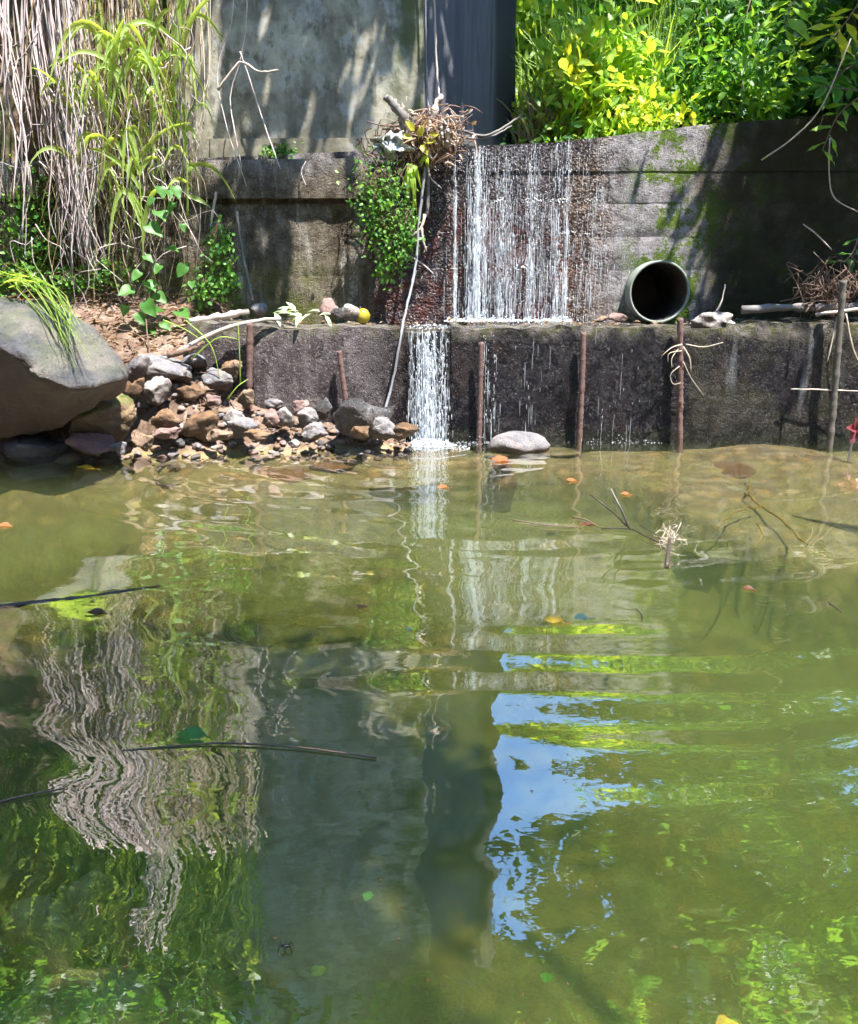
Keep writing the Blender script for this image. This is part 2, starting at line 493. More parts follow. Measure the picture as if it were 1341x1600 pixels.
def pier_concrete():
    t = NT('pier_concrete')
    x, y, z = t.sepxyz()
    a = t.noise(5.5, 9, 0.68)
    b = t.noise(2.0, 5, 0.6, t.mapping((1.3, 1, 0.8), (2, 2, 2)))
    streak = t.noise(1.0, 7, 0.65, t.mapping((9, 9, 0.55)))
    col = t.ramp(a, [(0.3, (0.21, 0.19, 0.14)), (0.5, (0.41, 0.375, 0.29)), (0.7, (0.58, 0.545, 0.45))])
    col = t.mix(t.ramp(b, [(0.47, 0), (0.56, 0.75)]), col, t.mix(a, (0.13, 0.12, 0.095), (0.24, 0.22, 0.18)))
    col = t.mix(t.ramp(streak, [(0.55, 0), (0.75, 0.4)]), col, (0.10, 0.095, 0.07))
    col = t.mix(t.ramp(t.noise(7, 4, 0.7, t.mapping((1, 1, 0.7), (5, 1, 8))), [(0.52, 0), (0.62, 0.6)]), col, (0.48, 0.48, 0.46))
    col = t.mix(t.ramp(t.noise(9, 4, 0.7, t.mapping((1, 1, 0.6), (1, 9, 3))), [(0.54, 0), (0.64, 0.7)]), col, (0.12, 0.115, 0.09))
    mossm = t.math('MULTIPLY', t.math('MULTIPLY', t.band(x, -0.34, -0.2), t.band(x, 0.04, -0.08)), t.ramp(t.noise(4, 6), [(0.4, 0), (0.6, 0.85)]))
    col = t.mix(mossm, col, (0.085, 0.105, 0.04))
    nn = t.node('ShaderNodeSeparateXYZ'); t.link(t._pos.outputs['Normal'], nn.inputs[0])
    flank = t.band(nn.outputs[0], 0.25, 0.6)  # side faces picked by normal: their shade is put into the colour
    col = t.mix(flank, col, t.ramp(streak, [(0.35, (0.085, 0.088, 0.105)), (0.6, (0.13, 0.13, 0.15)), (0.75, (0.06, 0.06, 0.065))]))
    col = t.mix(t.band(nn.outputs[0], 0.85, 0.93), col, (0.035, 0.036, 0.042))  # outermost side face, shade painted darker still
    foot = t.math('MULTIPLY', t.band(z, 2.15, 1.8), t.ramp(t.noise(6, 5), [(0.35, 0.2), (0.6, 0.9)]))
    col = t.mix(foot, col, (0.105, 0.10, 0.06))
    nb = t.bump(t.math('ADD', a, t.math('MULTIPLY', t.noise(60, 4), 0.3)), 0.5, 0.015)
    return t.done(t.bsdf(col, 0.85, nb, 0.3))

def ground_mat():
    t = NT('earth_and_bed')
    x, y, z = t.sepxyz()
    a = t.noise(6, 8, 0.65)
    vcol = t.voro(11, out='Color')
    s = t.node('ShaderNodeSeparateXYZ'); t.link(vcol, s.inputs[0])
    vd = t.voro(11)
    bed = t.ramp(s.outputs[0], [(0.0, (0.26, 0.19, 0.09)), (0.35, (0.40, 0.28, 0.12)), (0.65, (0.46, 0.28, 0.11)), (1.0, (0.36, 0.31, 0.19))])
    bed = t.mix(t.ramp(vd, [(0.25, 0.0), (0.6, 0.7)]), bed, (0.15, 0.115, 0.06))
    bed = t.mix(t.ramp(t.noise(2.2, 6, 0.6), [(0.42, 0.0), (0.62, 0.8)]), bed, (0.32, 0.27, 0.10))
    earth = t.ramp(a, [(0.3, (0.045, 0.028, 0.02)), (0.55, (0.12, 0.075, 0.05)), (0.75, (0.20, 0.14, 0.10))])
    lit = t.voro(38, out='Color')
    s2 = t.node('ShaderNodeSeparateXYZ'); t.link(lit, s2.inputs[0])
    litter = t.ramp(s2.outputs[1], [(0.0, (0.12, 0.07, 0.045)), (0.5, (0.24, 0.16, 0.12)), (1.0, (0.34, 0.26, 0.21))])
    earth = t.mix(t.ramp(t.noise(4, 5), [(0.4, 0.1), (0.6, 0.85)]), earth, litter)
    nz = t.node('ShaderNodeSeparateXYZ'); t.link(t._pos.outputs['Normal'], nz.inputs[0])
    green = t.math('MULTIPLY', t.ramp(t.noise(2.6, 6), [(0.45, 0), (0.6, 0.8)]), t.band(z, 0.8, 1.6))
    earth = t.mix(green, earth, (0.05, 0.085, 0.02))
    col = t.mix(t.band(t.math('ADD', z, t.math('MULTIPLY', a, 0.08)), 0.02, 0.09), bed, earth)
    h = t.math('ADD', t.math('MULTIPLY', vd, -0.7), a)
    nb = t.bump(h, 0.7, 0.03)
    return t.done(t.bsdf(col, 0.85, nb, 0.3))

def water_mat():
    t = NT('pool_water')
    n1 = t.noise(9.0, 4, 0.55, t.mapping((0.55, 1.0, 1)))
    n2 = t.noise(26.0, 3, 0.5, t.mapping((0.7, 1.0, 1), (3, 1, 0)))
    hh = t.math('ADD', t.math('MULTIPLY', n1, 1.0), t.math('MULTIPLY', n2, 0.22))
    nb = t.bump(hh, 1.0, 0.0006)
    t.pos()
    dt = t.node('ShaderNodeVectorMath', operation='DOT_PRODUCT')
    t.link(nb, dt.inputs[0]); t.link(t._pos.outputs['Incoming'], dt.inputs[1])
    c1 = t.math('SUBTRACT', 1.0, t.math('ABSOLUTE', dt.outputs['Value']), clamp=True)
    fres = t.math('MULTIPLY_ADD', t.math('POWER', c1, 5.0), 1.0 - WATER_F0, WATER_F0)
    gl = t.node('ShaderNodeBsdfGlossy'); gl.inputs['Roughness'].default_value = 0.0
    gl.inputs['Color'].default_value = (1, 1, 1, 1)
    t.link(nb, gl.inputs['Normal'])
    tr = t.node('ShaderNodeBsdfTransparent')
    mx = t.node('ShaderNodeMixShader')
    t.link(fres, mx.inputs[0]); t.link(tr.outputs[0], mx.inputs[1]); t.link(gl.outputs[0], mx.inputs[2])
    t.link(mx.outputs[0], t.out.inputs['Surface'])
    sc = t.node('ShaderNodeVolumeScatter')
    sc.inputs['Color'].default_value = (*VOL_SC, 1); sc.inputs['Density'].default_value = VOL_SD
    ab = t.node('ShaderNodeVolumeAbsorption')
    ab.inputs['Color'].default_value = (*VOL_AB, 1); ab.inputs['Density'].default_value = VOL_AD
    ad = t.node('ShaderNodeAddShader')
    t.link(sc.outputs[0], ad.inputs[0]); t.link(ab.outputs[0], ad.inputs[1])
    t.link(ad.outputs[0], t.out.inputs['Volume'])
    return t.m

WATER_F0 = 0.35   # reflectance looking straight down
VOL_SC, VOL_SD = (0.66, 0.80, 0.44), 0.38
VOL_AB, VOL_AD = (0.53, 0.66, 0.27), 1.45

def white_water():
    t = NT('white_water')
    df = t.bsdf((0.90, 0.94, 0.98), 0.12, spec=0.6)
    tl = t.node('ShaderNodeBsdfTranslucent'); tl.inputs[0].default_value = (0.86, 0.91, 0.97, 1)
    m1 = t.node('ShaderNodeMixShader'); m1.inputs[0].default_value = 0.5
    t.link(df, m1.inputs[1]); t.link(tl.outputs[0], m1.inputs[2])
    tr = t.node('ShaderNodeBsdfTransparent')
    m2 = t.node('ShaderNodeMixShader')
    fac = t.math('MULTIPLY', t.math('POWER', t.island(), 2.0), 0.6)
    t.link(fac, m2.inputs[0]); t.link(m1.outputs[0], m2.inputs[1]); t.link(tr.outputs[0], m2.inputs[2])
    return t.done(m2.outputs[0])

M = {}
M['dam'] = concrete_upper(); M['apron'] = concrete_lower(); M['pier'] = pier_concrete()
M['ground'] = ground_mat(); M['water'] = water_mat(); M['white'] = white_water()
M['boulder'] = stone_mat('boulder_stone', (0.022, 0.022, 0.027), (0.08, 0.079, 0.088), (0.14, 0.125, 0.11), 6, 0.75, 1.0, moss=0.2)
M['grey'] = stone_mat('grey_stone', (0.10, 0.095, 0.10), (0.24, 0.225, 0.235), (0.30, 0.26, 0.245), 12)
M['pale'] = stone_mat('pale_stone', (0.22, 0.195, 0.18), (0.40, 0.36, 0.335), None, 12)
M['pink'] = stone_mat('pink_stone', (0.17, 0.105, 0.092), (0.33, 0.215, 0.185), None, 12)
M['red'] = stone_mat('reddish_stone', (0.13, 0.065, 0.065), (0.25, 0.13, 0.12), None, 10, wet=0.3)
M['tan'] = stone_mat('tan_stone', (0.15, 0.095, 0.06), (0.31, 0.21, 0.14), (0.24, 0.135, 0.07), 11)
M['rust'] = stone_mat('rusty_stone', (0.12, 0.065, 0.035), (0.27, 0.155, 0.08), (0.085, 0.06, 0.035), 10, wet=0.25)
M['mossy'] = stone_mat('mossy_stone', (0.16, 0.11, 0.06), (0.33, 0.22, 0.12), None, 9, moss=1.0)
M['black'] = stone_mat('wet_black_stone', (0.028, 0.026, 0.03), (0.10, 0.095, 0.10), (0.25, 0.24, 0.24), 14, 0.7, 0.9, wet=0.55, spec=0.6)
M['slab'] = stone_mat('submerged_stone', (0.36, 0.29, 0.15), (0.58, 0.45, 0.22), (0.34, 0.32, 0.18), 6, 0.8, 0.4)
M['slabred'] = stone_mat('submerged_red_stone', (0.24, 0.11, 0.05), (0.42, 0.21, 0.10), None, 6, 0.8, 0.4)
M['rebar'] = simple_mat('rusty_iron', (0.02, 0.012, 0.012), (0.27, 0.16, 0.135), 90, 0.75, 1.0, 0.4)
M['pole'] = simple_mat('weathered_pole', (0.07, 0.06, 0.05), (0.17, 0.15, 0.125), 40, 0.8, 0.6)
M['root'] = simple_mat('dry_root', (0.30, 0.21, 0.19), (0.80, 0.69, 0.68), 25, 0.75, 0.3, 0.3, (1, 1, 0.3))
M['straw'] = simple_mat('dry_straw', (0.32, 0.24, 0.17), (0.66, 0.56, 0.44), 25, 0.75, 0.3)
M['twig'] = simple_mat('brown_twig', (0.08, 0.05, 0.035), (0.26, 0.17, 0.125), 40, 0.8, 0.5)
M['darktwig'] = simple_mat('dark_wet_twig', (0.02, 0.015, 0.012), (0.09, 0.065, 0.05), 40, 0.4, 0.5, 0.5)
M['palewood'] = simple_mat('bleached_wood', (0.34, 0.27, 0.22), (0.58, 0.50, 0.44), 22, 0.75, 0.5, 0.3, (0.3, 1, 1))
M['greywood'] = simple_mat('grey_wood', (0.10, 0.09, 0.085), (0.27, 0.245, 0.225), 18, 0.8, 0.7, 0.3)
M['bark'] = simple_mat('bark', (0.06, 0.048, 0.04), (0.19, 0.16, 0.14), 14, 0.85, 0.9, 0.2, (1, 1, 0.3))
M['hose'] = simple_mat('grey_aerial_root', (0.14, 0.14, 0.15), (0.30, 0.30, 0.32), 30, 0.6, 0.3)
M['pipe'] = simple_mat('pipe_concrete', (0.10, 0.115, 0.09), (0.46, 0.50, 0.44), 9, 0.75, 0.7)
M['rag'] = simple_mat('grey_rag', (0.28, 0.31, 0.29), (0.52, 0.55, 0.52), 16, 0.85, 0.5)
M['leafbright'] = leaf_mat('bright_leaf', [(0.14, 0.30, 0.03), (0.28, 0.46, 0.06), (0.42, 0.56, 0.10), (0.22, 0.38, 0.07)])
M['leafyellow'] = leaf_mat('yellow_green_leaf', [(0.45, 0.52, 0.05), (0.60, 0.56, 0.06), (0.35, 0.48, 0.05)])
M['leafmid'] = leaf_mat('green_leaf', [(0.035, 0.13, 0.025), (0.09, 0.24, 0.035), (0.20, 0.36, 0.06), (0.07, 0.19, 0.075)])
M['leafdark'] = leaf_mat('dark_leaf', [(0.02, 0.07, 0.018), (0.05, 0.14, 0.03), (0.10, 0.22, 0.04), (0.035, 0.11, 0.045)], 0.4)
M['fern'] = leaf_mat('fern_leaf', [(0.06, 0.20, 0.04), (0.13, 0.32, 0.06), (0.24, 0.42, 0.10)], 0.45)
M['grass'] = leaf_mat('grass_blade', [(0.13, 0.26, 0.04), (0.27, 0.42, 0.09), (0.42, 0.54, 0.17), (0.24, 0.40, 0.14)], 0.45)
M['drygrass'] = leaf_mat('dry_grass', [(0.22, 0.15, 0.08), (0.36, 0.27, 0.16), (0.45, 0.36, 0.24)], 0.3)
M['dryleaf'] = leaf_mat('dry_leaf', [(0.14, 0.07, 0.04), (0.30, 0.18, 0.12), (0.42, 0.30, 0.24)], 0.25)
M['palelitter'] = leaf_mat('pale_litter', [(0.22, 0.13, 0.10), (0.45, 0.32, 0.28), (0.62, 0.50, 0.46)], 0.25)
M['orange'] = leaf_mat('orange_leaf', [(0.32, 0.10, 0.04), (0.42, 0.17, 0.07)], 0.15)
M['yellow'] = leaf_mat('yellow_leaf', [(0.50, 0.33, 0.03), (0.42, 0.27, 0.04)], 0.15)
M['brownleaf'] = leaf_mat('brown_leaf', [(0.10, 0.035, 0.018), (0.16, 0.06, 0.03)], 0.15)
M['redleaf'] = leaf_mat('red_leaf', [(0.16, 0.025, 0.035), (0.24, 0.05, 0.06)], 0.2)
M['paleleaf'] = leaf_mat('pale_leaf', [(0.40, 0.52, 0.34), (0.58, 0.66, 0.52)], 0.3)
tfr = NT('fruit_skin')
M['fruit'] = tfr.done(tfr.bsdf(tfr.ramp(tfr.noise(14, 4), [(0.35, (0.22, 0.20, 0.02)), (0.65, (0.42, 0.33, 0.03))]), 0.45, tfr.bump(tfr.noise(90, 3), 0.3, 0.003), 0.5))
tin = NT('black_insect'); M['insect'] = tin.done(tin.bsdf((0.006, 0.006, 0.006), 0.4))

# ================================================================== SETTING
def height(x, y):
    x = np.asarray(x, float); y = np.asarray(y, float)
    edge = 4.72 + 0.16 * np.sin(2.1 * x + 0.6) + 0.07 * np.sin(5.3 * x) - 0.25 * smooth(-0.3, -1.2, x) - 1.25 * smooth(0.9, 1.7, x)
    deep = np.interp(y, [-4, -1, 0.5, 1.5, 2.5, 3.5, 4.3, 6], [-0.3, -0.6, -0.8, -0.9, -0.82, -0.56, -0.34, -0.28])
    shelf = -0.055 - 0.02 * np.sin(3 * x + 2 * y) - 0.10 * smooth(4.7, 3.9, y)
    k = smooth(0.0, 0.14, y - edge)
    deep = deep + 0.50 * smooth(-0.1, -0.6, x) * smooth(2.2, 1.3, y)
    h = deep * (1 - k) + shelf * k + 0.022 * vnoise(x, y, 3.1, 0.4)
    # upstream terrace behind the dam
    k = smooth(6.24, 6.56, y)
    up = 1.66 + 0.10 * np.maximum(y - 7, 0) + 0.05 * vnoise(x, y, 1.2, 2.0)
    h = h * (1 - k) + up * k
    # left bank with its earth cliff
    prof = np.interp(y, [3.2, 4.2, 4.75, 5.1, 5.35, 5.6, 5.95, 6.2, 6.42, 6.62, 7.2, 9, 14], [-0.5, -0.32, -0.12, 0.03, 0.36, 0.62, 0.80, 0.90, 1.15, 3.4, 4.5, 5.6, 7.5])
    prof = prof + 0.05 * vnoise(x, y, 3.0, 1.0)
    kl = smooth(-1.08, -1.55, x + 0.06 * np.sin(7 * y))
    h = np.where(y > 3.2, h * (1 - kl) + prof * kl, h)
    scree = (y - 5.08) * np.interp(x, [-1.6, -1.1, -0.6, -0.3, -0.12], [1.2, 0.62, 0.32, 0.22, 0.0]) - 0.02
    h = np.where((y > 5.0) & (y < 5.6) & (x < -0.12) & (x > -1.9), np.maximum(h, scree + 0.02 * vnoise(x, y, 6.0, 1.0)), h)
    slot = (np.abs(x - 1.61) < 0.3) & (y > 5.6) & (y < 7.0)
    h = np.where(slot, np.minimum(h, 0.5), h)
    # side banks outside the picture
    sl = np.interp(-x, [2.45, 2.9, 3.6, 5, 9, 60], [-0.6, 0.05, 0.9, 2.2, 5.0, 16]) + 0.05 * vnoise(x, y, 2.0, 3.0)
    h = np.where(x < -2.2, np.maximum(h, sl), h)
    sr = np.interp(x, [3.2, 3.7, 4.5, 6, 10, 60], [-0.6, 0.05, 1.1, 2.6, 5.5, 16]) + 0.05 * vnoise(x, y, 2.0, 4.0)
    h = np.where(x > 3.0, np.maximum(h, sr), h)
    bk = np.interp(-y, [1.0, 1.8, 3.5, 8, 60], [-0.6, 0.05, 0.6, 1.6, 12])
    h = np.where(y < -1.0, np.maximum(h, bk), h)
    far = np.interp(y, [7, 10, 16, 30, 90], [0, 0.5, 2.6, 8, 20])
    return h + np.where(y > 7, far, 0)

gx = np.concatenate([-np.geomspace(60, 4.3, 26), np.linspace(-4.2, 4.2, 190), np.geomspace(4.3, 60, 26)])
gy = np.concatenate([-np.geomspace(60, 1.3, 20), np.linspace(-1.2, 4.2, 90), np.linspace(4.23, 7.2, 95), np.linspace(7.35, 12, 30), np.geomspace(12.5, 90, 18)])
X, Y = np.meshgrid(gx, gy)
Z = height(X, Y)
ny_, nx_ = X.shape
ii = (np.arange(ny_ - 1)[:, None] * nx_ + np.arange(nx_ - 1)[None]).reshape(-1)
mb = MB(); mb.add(np.stack([X, Y, Z], -1), np.stack([ii, ii + 1, ii + nx_ + 1, ii + nx_], -1))
ground = tag(mb.build('ground', M['ground']), kind='structure')

def gz(x, y):
    return float(height(np.array([x]), np.array([y]))[0])

# ---- water: closed body, rippled top
wx0, wx1, wy0, wy1 = -4.6, 4.6, -2.2, 5.56
wx = np.concatenate([np.linspace(wx0, -3.0, 10), np.linspace(-2.98, 2.98, 330), np.linspace(3.0, wx1, 10)])
wy = np.concatenate([np.linspace(wy0, 0.55, 14), np.linspace(0.57, wy1, 430)])
X, Y = np.meshgrid(wx, wy)
def waves(X, Y):
    Zw = np.zeros_like(X)
    wob = 0.06 * vnoise(X, Y, 1.3, 0.9)
    for (cx, cyy, lam, s0, s1, dec, ph) in ((0.0, 5.25, 0.27, 0.055, 0.021, 1.4, 0.0), (0.55, 6.0, 0.17, 0.06, 0.007, 1.3, 1.0),
                                            (-0.9, 5.6, 0.43, 0.020, 0.012, 2.0, 2.0), (1.9, 5.9, 0.24, 0.022, 0.006, 1.4, 0.4),
                                            (-2.6, 3.6, 0.52, 0.010, 0.007, 2.0, 0.9), (0.0, 5.32, 0.11, 0.12, 0.0, 0.45, 0.2)):
        r = np.hypot(X - cx, Y - cyy) + wob
        k = 2 * math.pi / lam
        s = s0 * np.exp(-r / dec) + s1 * (0.55 + 0.45 * np.sin(1.1 * X + 1.9 * Y + ph * 2))
        Zw += s / k * np.sin(k * r + ph)
    for (dx, dy, lam, sl, ph) in ((0.83, 0.56, 0.15, 0.0048, 0.3), (-0.72, 0.69, 0.19, 0.0045, 1.9), (0.35, 0.94, 0.09, 0.003, 0.8)):
        k = 2 * math.pi / lam
        am = sl * (0.5 + 0.5 * np.sin(1.7 * X * dy - 1.3 * Y * dx + 3 * ph))
        Zw += am / k * np.sin(k * (X * dx + Y * dy) + ph + 1.5 * vnoise(X, Y, 1.6, ph))
    r = np.hypot(X - 0.3, Y - 7.5) + wob * 0.7
    k = 2 * math.pi / 0.25
    env = np.exp(-((X - 0.7) / 0.85) ** 2 - ((Y - 1.95) / 0.8) ** 2)
    Zw += 0.055 * env / k * np.sin(k * r + 0.4)
    Zw += 0.0004 * vnoise(X, Y * 1.4, 4.0, 0.3)
    return Zw
Zw = waves(X, Y)
ny_, nx_ = X.shape
ii = (np.arange(ny_ - 1)[:, None] * nx_ + np.arange(nx_ - 1)[None]).reshape(-1)
top = np.stack([X, Y, Zw], -1).reshape(-1, 3)
ring = np.concatenate([np.arange(nx_), np.arange(1, ny_) * nx_ + nx_ - 1, (ny_ - 1) * nx_ + np.arange(nx_ - 2, -1, -1), np.arange(ny_ - 2, 0, -1) * nx_])
low = top[ring].copy(); low[:, 2] = -1.3
nr = len(ring); base = len(top)
j = np.arange(nr); j2 = (j + 1) % nr
sidef = np.stack([ring[j2], ring[j], base + j, base + j2], -1)
mb = MB(); mb.add(np.concatenate([top, low]), [np.stack([ii, ii + 1, ii + nx_ + 1, ii + nx_], -1), sidef, (base + np.arange(nr))[::-1][None]])
water = tag(mb.build('water', M['water']), kind='structure')

# ---- concrete pieces: a block with an uneven, chipped front face
def block_mesh(x0, x1, z0a, z1a, y0, y1, nx=10, nz=5, amp=0.012, edge=0.012, seed=0.0, z1b=None, z0b=None, topamp=0.0):
    """front at y0 facing the camera; z1a/z1b: top at x0/x1"""
    if z1b is None: z1b = z1a
    if z0b is None: z0b = z0a
    u = np.linspace(0, 1, nx + 1); w = np.linspace(0, 1, nz + 1)
    def ins(a, n, e):
        a = a.copy()
        return a
    U, Wd = np.meshgrid(u, w)
    Xf = x0 + (x1 - x0) * U
    zt = z1a + (z1b - z1a) * U; zb = z0a + (z0b - z0a) * U
    Zf = zb + (zt - zb) * Wd
    if topamp:
        Zf = Zf + topamp * smooth(0.5, 1.0, Wd) * np.array([[n3(xx * 6, seed, 1.7) + 0.6 * n3(xx * 19, seed, 5.7) for xx in Xf[0]]])
    Yf = np.array([[y0 + amp * n3(a * 3.3 + seed, b * 3.3, seed * 1.7) + amp * 0.6 * n3(a * 11, b * 11, seed) for a, b in zip(r1, r2)] for r1, r2 in zip(Xf, Zf)])
    bev = np.minimum(np.minimum(U, 1 - U) * (x1 - x0), np.minimum(Wd, 1 - Wd) * (zt - zb))
    Yf = Yf + edge * (1 - smooth(0, 0.012, bev)) * np.array([[0.6 + 0.8 * abs(n3(a * 8, b * 8, 3.3 + seed)) for a, b in zip(r1, r2)] for r1, r2 in zip(Xf, Zf)])
    F = np.stack([Xf, Yf, Zf], -1).reshape(-1, 3)
    m = nx + 1
    i0 = (np.arange(nz)[:, None] * m + np.arange(nx)[None]).reshape(-1)
    ff = np.stack([i0, i0 + 1, i0 + m + 1, i0 + m], -1)
    ringi = np.concatenate([np.arange(nx + 1), np.arange(1, nz + 1) * m + nx, nz * m + np.arange(nx - 1, -1, -1), np.arange(nz - 1, 0, -1) * m])
    B = F[ringi].copy(); B[:, 1] = y1
    b0 = len(F); nr = len(ringi); j = np.arange(nr); j2 = (j + 1) % nr
    sf = np.stack([ringi[j2], ringi[j], b0 + j, b0 + j2], -1)
    return np.concatenate([F, B]), [ff, sf, (b0 + np.arange(nr))[::-1][None]]

def cut_hole(o, cutter):
    md = o.modifiers.new('hole', 'BOOLEAN')
    md.operation = 'DIFFERENCE'; md.object = cutter; md.solver = 'EXACT'
    bpy.context.view_layer.update()
    dg = bpy.context.evaluated_depsgraph_get()
    me = bpy.data.meshes.new_from_object(o.evaluated_get(dg))
    o.modifiers.clear()
    o.data = me

# ---- upper dam wall
YU, YL = 6.2, 5.49
crest_x = [-3.2, -1.7, -0.42, 0.12, 0.6, 1.22, 1.62, 1.95, 2.5, 3.1, 4.6]
crest_z = [1.78, 1.785, 1.80, 1.845, 1.875, 1.94, 1.985, 2.03, 2.06, 2.085, 2.12]
crest = lambda x: float(np.interp(x, crest_x, crest_z))
PIPE_C = AT(1031, 456, 6.06)
cut_mb = MB(); cut_mb.add(*tubes(np.array([[PIPE_C[0], 5.6, PIPE_C[2]], [PIPE_C[0], 6.2, PIPE_C[2]], [PIPE_C[0], 7.6, PIPE_C[2]]]), 0.212, 32))
cutter = cut_mb.build('pipe_cutter', M['pipe'])

dam = tag(empty('dam_wall', (0.6, YU, 0.7)), 'weathered coursed concrete dam wall with the waterfall and drain pipe', 'wall')
core = MB(); core.add(*block_mesh(-3.2, 4.6, 0.3, 1.74, YU + 0.03, YU + 0.42, 30, 6, 0.004, 0.0, 1.0, z1b=2.06))
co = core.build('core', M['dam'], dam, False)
cut_hole(co, cutter)
# courses, from the ledge up
def course(xs, z0, z1f, out=0.0, amp=0.012, topamp=0.0, nz=6):
    for a, b in zip(xs[:-1], xs[1:]):
        g = 0.0006
        y0 = YU + out + random.uniform(-0.0025, 0.0025)
        za = z1f(a) if callable(z1f) else z1f
        zb = z1f(b) if callable(z1f) else z1f
        m = MB(); m.add(*block_mesh(a + g, b - g, z0 + 0.0008, za - 0.0008, y0, YU + 0.10, max(6, int((b - a) / 0.05)), nz, amp, random.choice([0.002, 0.005, 0.008]), 0.37, z1b=zb - 0.0008, topamp=topamp))
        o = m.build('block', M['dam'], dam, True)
        if a < PIPE_C[0] + 0.24 and b > PIPE_C[0] - 0.24 and z0 < PIPE_C[2] + 0.23:
            cut_hole(o, cutter)
# left of the fall: two tall lifts and a proud cap beam
course([-3.2, -1.95, -1.02, -0.43], 0.60, 1.04, 0.0)
course([-3.2, -1.6, -0.43], 1.04, 1.30, 0.0)
course([-3.2, -1.32, -0.43], 1.30, 1.515, 0.005)
course([-3.2, -2.1, -1.25, -0.43], 1.545, crest, -0.035, 0.01)
# waterfall face and right side: courses of about 0.22 m
lv = [0.60, 0.86, 1.08, 1.30, 1.52, 1.72]
for k in range(5):
    off = [0.0, 0.42, 0.15, 0.6, 0.3][k]
    xs = [-0.43] + [x for x in np.cumsum([0.55 + off] + [random.choice([0.8, 1.0, 1.25]) for _ in range(8)]) - 0.43 if x < 4.2] + [4.6]
    course(xs, lv[k], lv[k + 1], 0.0, 0.013)
course([-0.43, 0.34, 1.12, 1.80, 2.6, 3.5, 4.6], 1.72, crest, -0.006, 0.013, 0.006)

# ---- lower apron wall with its ledge
apron = tag(empty('apron_wall', (0.6, YL, 0)), 'low dark wet concrete apron wall rising from the pool, its ledge under the dam', 'wall')
ledge_t = lambda x: 0.725 + 0.012 * math.sin(3 * x)
pan = [(-1.52, -1.135), (-1.115, -0.151), (0.141, 1.86), (1.8605, 2.27), (2.2705, 4.6)]
for i, (a, b) in enumerate(pan):
    y0 = YL + [0.012, 0.0, -0.003, 0.003, -0.006][i]
    m = MB(); m.add(*block_mesh(a, b, -0.35, 0.722 + [0.03, 0.0, 0.0, 0.02, 0.035][i], y0, YU + 0.06, int((b - a) / 0.025), 20, 0.016, 0.004, 3.1 * i + 1, topamp=0.022))
    m.build('wall_panel', M['apron'], apron, True)
m = MB(); m.add(*block_mesh(-0.15, 0.14, -0.35, 0.690, YL + 0.004, YU + 0.06, 10, 16, 0.014, 0.002, 77, topamp=0.01))
m.build('spillway_notch', M['apron'], apron, True)

for o in list(dam.children) + list(apron.children):
    md = o.modifiers.new('crisp', 'EDGE_SPLIT'); md.split_angle = R(38)
# ---- bridge pier
pier = tag(empty('bridge_pier', (-0.6, 7.2, 1.7)), 'tall grey stained concrete pier standing behind the dam', 'pier')
def prism(poly, z0, z1, nz, taper=0.0, amp=0.01, seed=0, sub=0.14):
    P = []
    n = len(poly)
    for i in range(n):
        a = np.array(poly[i], float); b = np.array(poly[(i + 1) % n], float)
        k = max(1, int(np.linalg.norm(b - a) / sub))
        for t in range(k): P.append(a + (b - a) * t / k)
    P = np.array(P); c = P.mean(0)
    zs = np.linspace(z0, z1, nz + 1); V = []
    for z in zs:
        q = c + (P - c) * (1 - taper * (z - z0))
        V.append(np.array([[p[0] + amp * n3(p[0] * 3, p[1] * 3, z * 3 + seed), p[1] + amp * n3(p[0] * 3 + 9, p[1] * 3, z * 3 + seed), z] for p in q]))
    V = np.concatenate(V); m = len(P)
    j = np.arange(m); j2 = (j + 1) % m
    F = np.concatenate([np.stack([k * m + j, k * m + j2, (k + 1) * m + j2, (k + 1) * m + j], -1) for k in range(nz)])
    return V, [F, np.arange(m)[::-1][None], (nz * m + np.arange(m))[None]]
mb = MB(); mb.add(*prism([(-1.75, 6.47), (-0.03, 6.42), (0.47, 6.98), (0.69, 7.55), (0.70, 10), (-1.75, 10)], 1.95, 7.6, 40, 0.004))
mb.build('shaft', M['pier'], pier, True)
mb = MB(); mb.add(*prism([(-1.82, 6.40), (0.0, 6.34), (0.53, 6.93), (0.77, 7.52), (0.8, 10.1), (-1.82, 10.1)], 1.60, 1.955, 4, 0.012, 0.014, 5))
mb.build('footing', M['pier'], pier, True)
for o in pier.children:
    md = o.modifiers.new('split', 'EDGE_SPLIT'); md.split_angle = R(28)

# ---- drain pipe
pipe = tag(empty('drain_pipe', (PIPE_C[0], 5.9, 0.74)), 'wide round grey green drain pipe lying on the ledge against the dam', 'pipe')
def pipe_mesh(c, y0, y1, ro, ri, n=48):
    an = np.linspace(0, 2 * math.pi, n, endpoint=False)
    def rg(r, y): return np.stack([c[0] + r * np.cos(an), np.full(n, y), c[2] + r * np.sin(an)], -1)
    V = np.concatenate([rg(ro, y1), rg(ro, y0 + 0.004), rg(ro - 0.004, y0), rg(ri + 0.004, y0), rg(ri, y0 + 0.004), rg(ri, y1)])
    j = np.arange(n); j2 = (j + 1) % n
    F = np.concatenate([np.stack([k * n + j2, k * n + j, (k + 1) * n + j, (k + 1) * n + j2], -1) for k in range(5)])
    return V, [F]
mb = MB(); mb.add(*pipe_mesh(PIPE_C, 6.06, 6.95, 0.208, 0.193)); pb = mb.build('barrel', M['pipe'], pipe)
an = np.linspace(0, 2 * math.pi, 40, endpoint=False)
rg = lambda r, y: np.stack([PIPE_C[0] + r * np.cos(an), np.full(40, y), PIPE_C[2] + r * np.sin(an)], -1)
jj = np.arange(40); j2 = (jj + 1) % 40
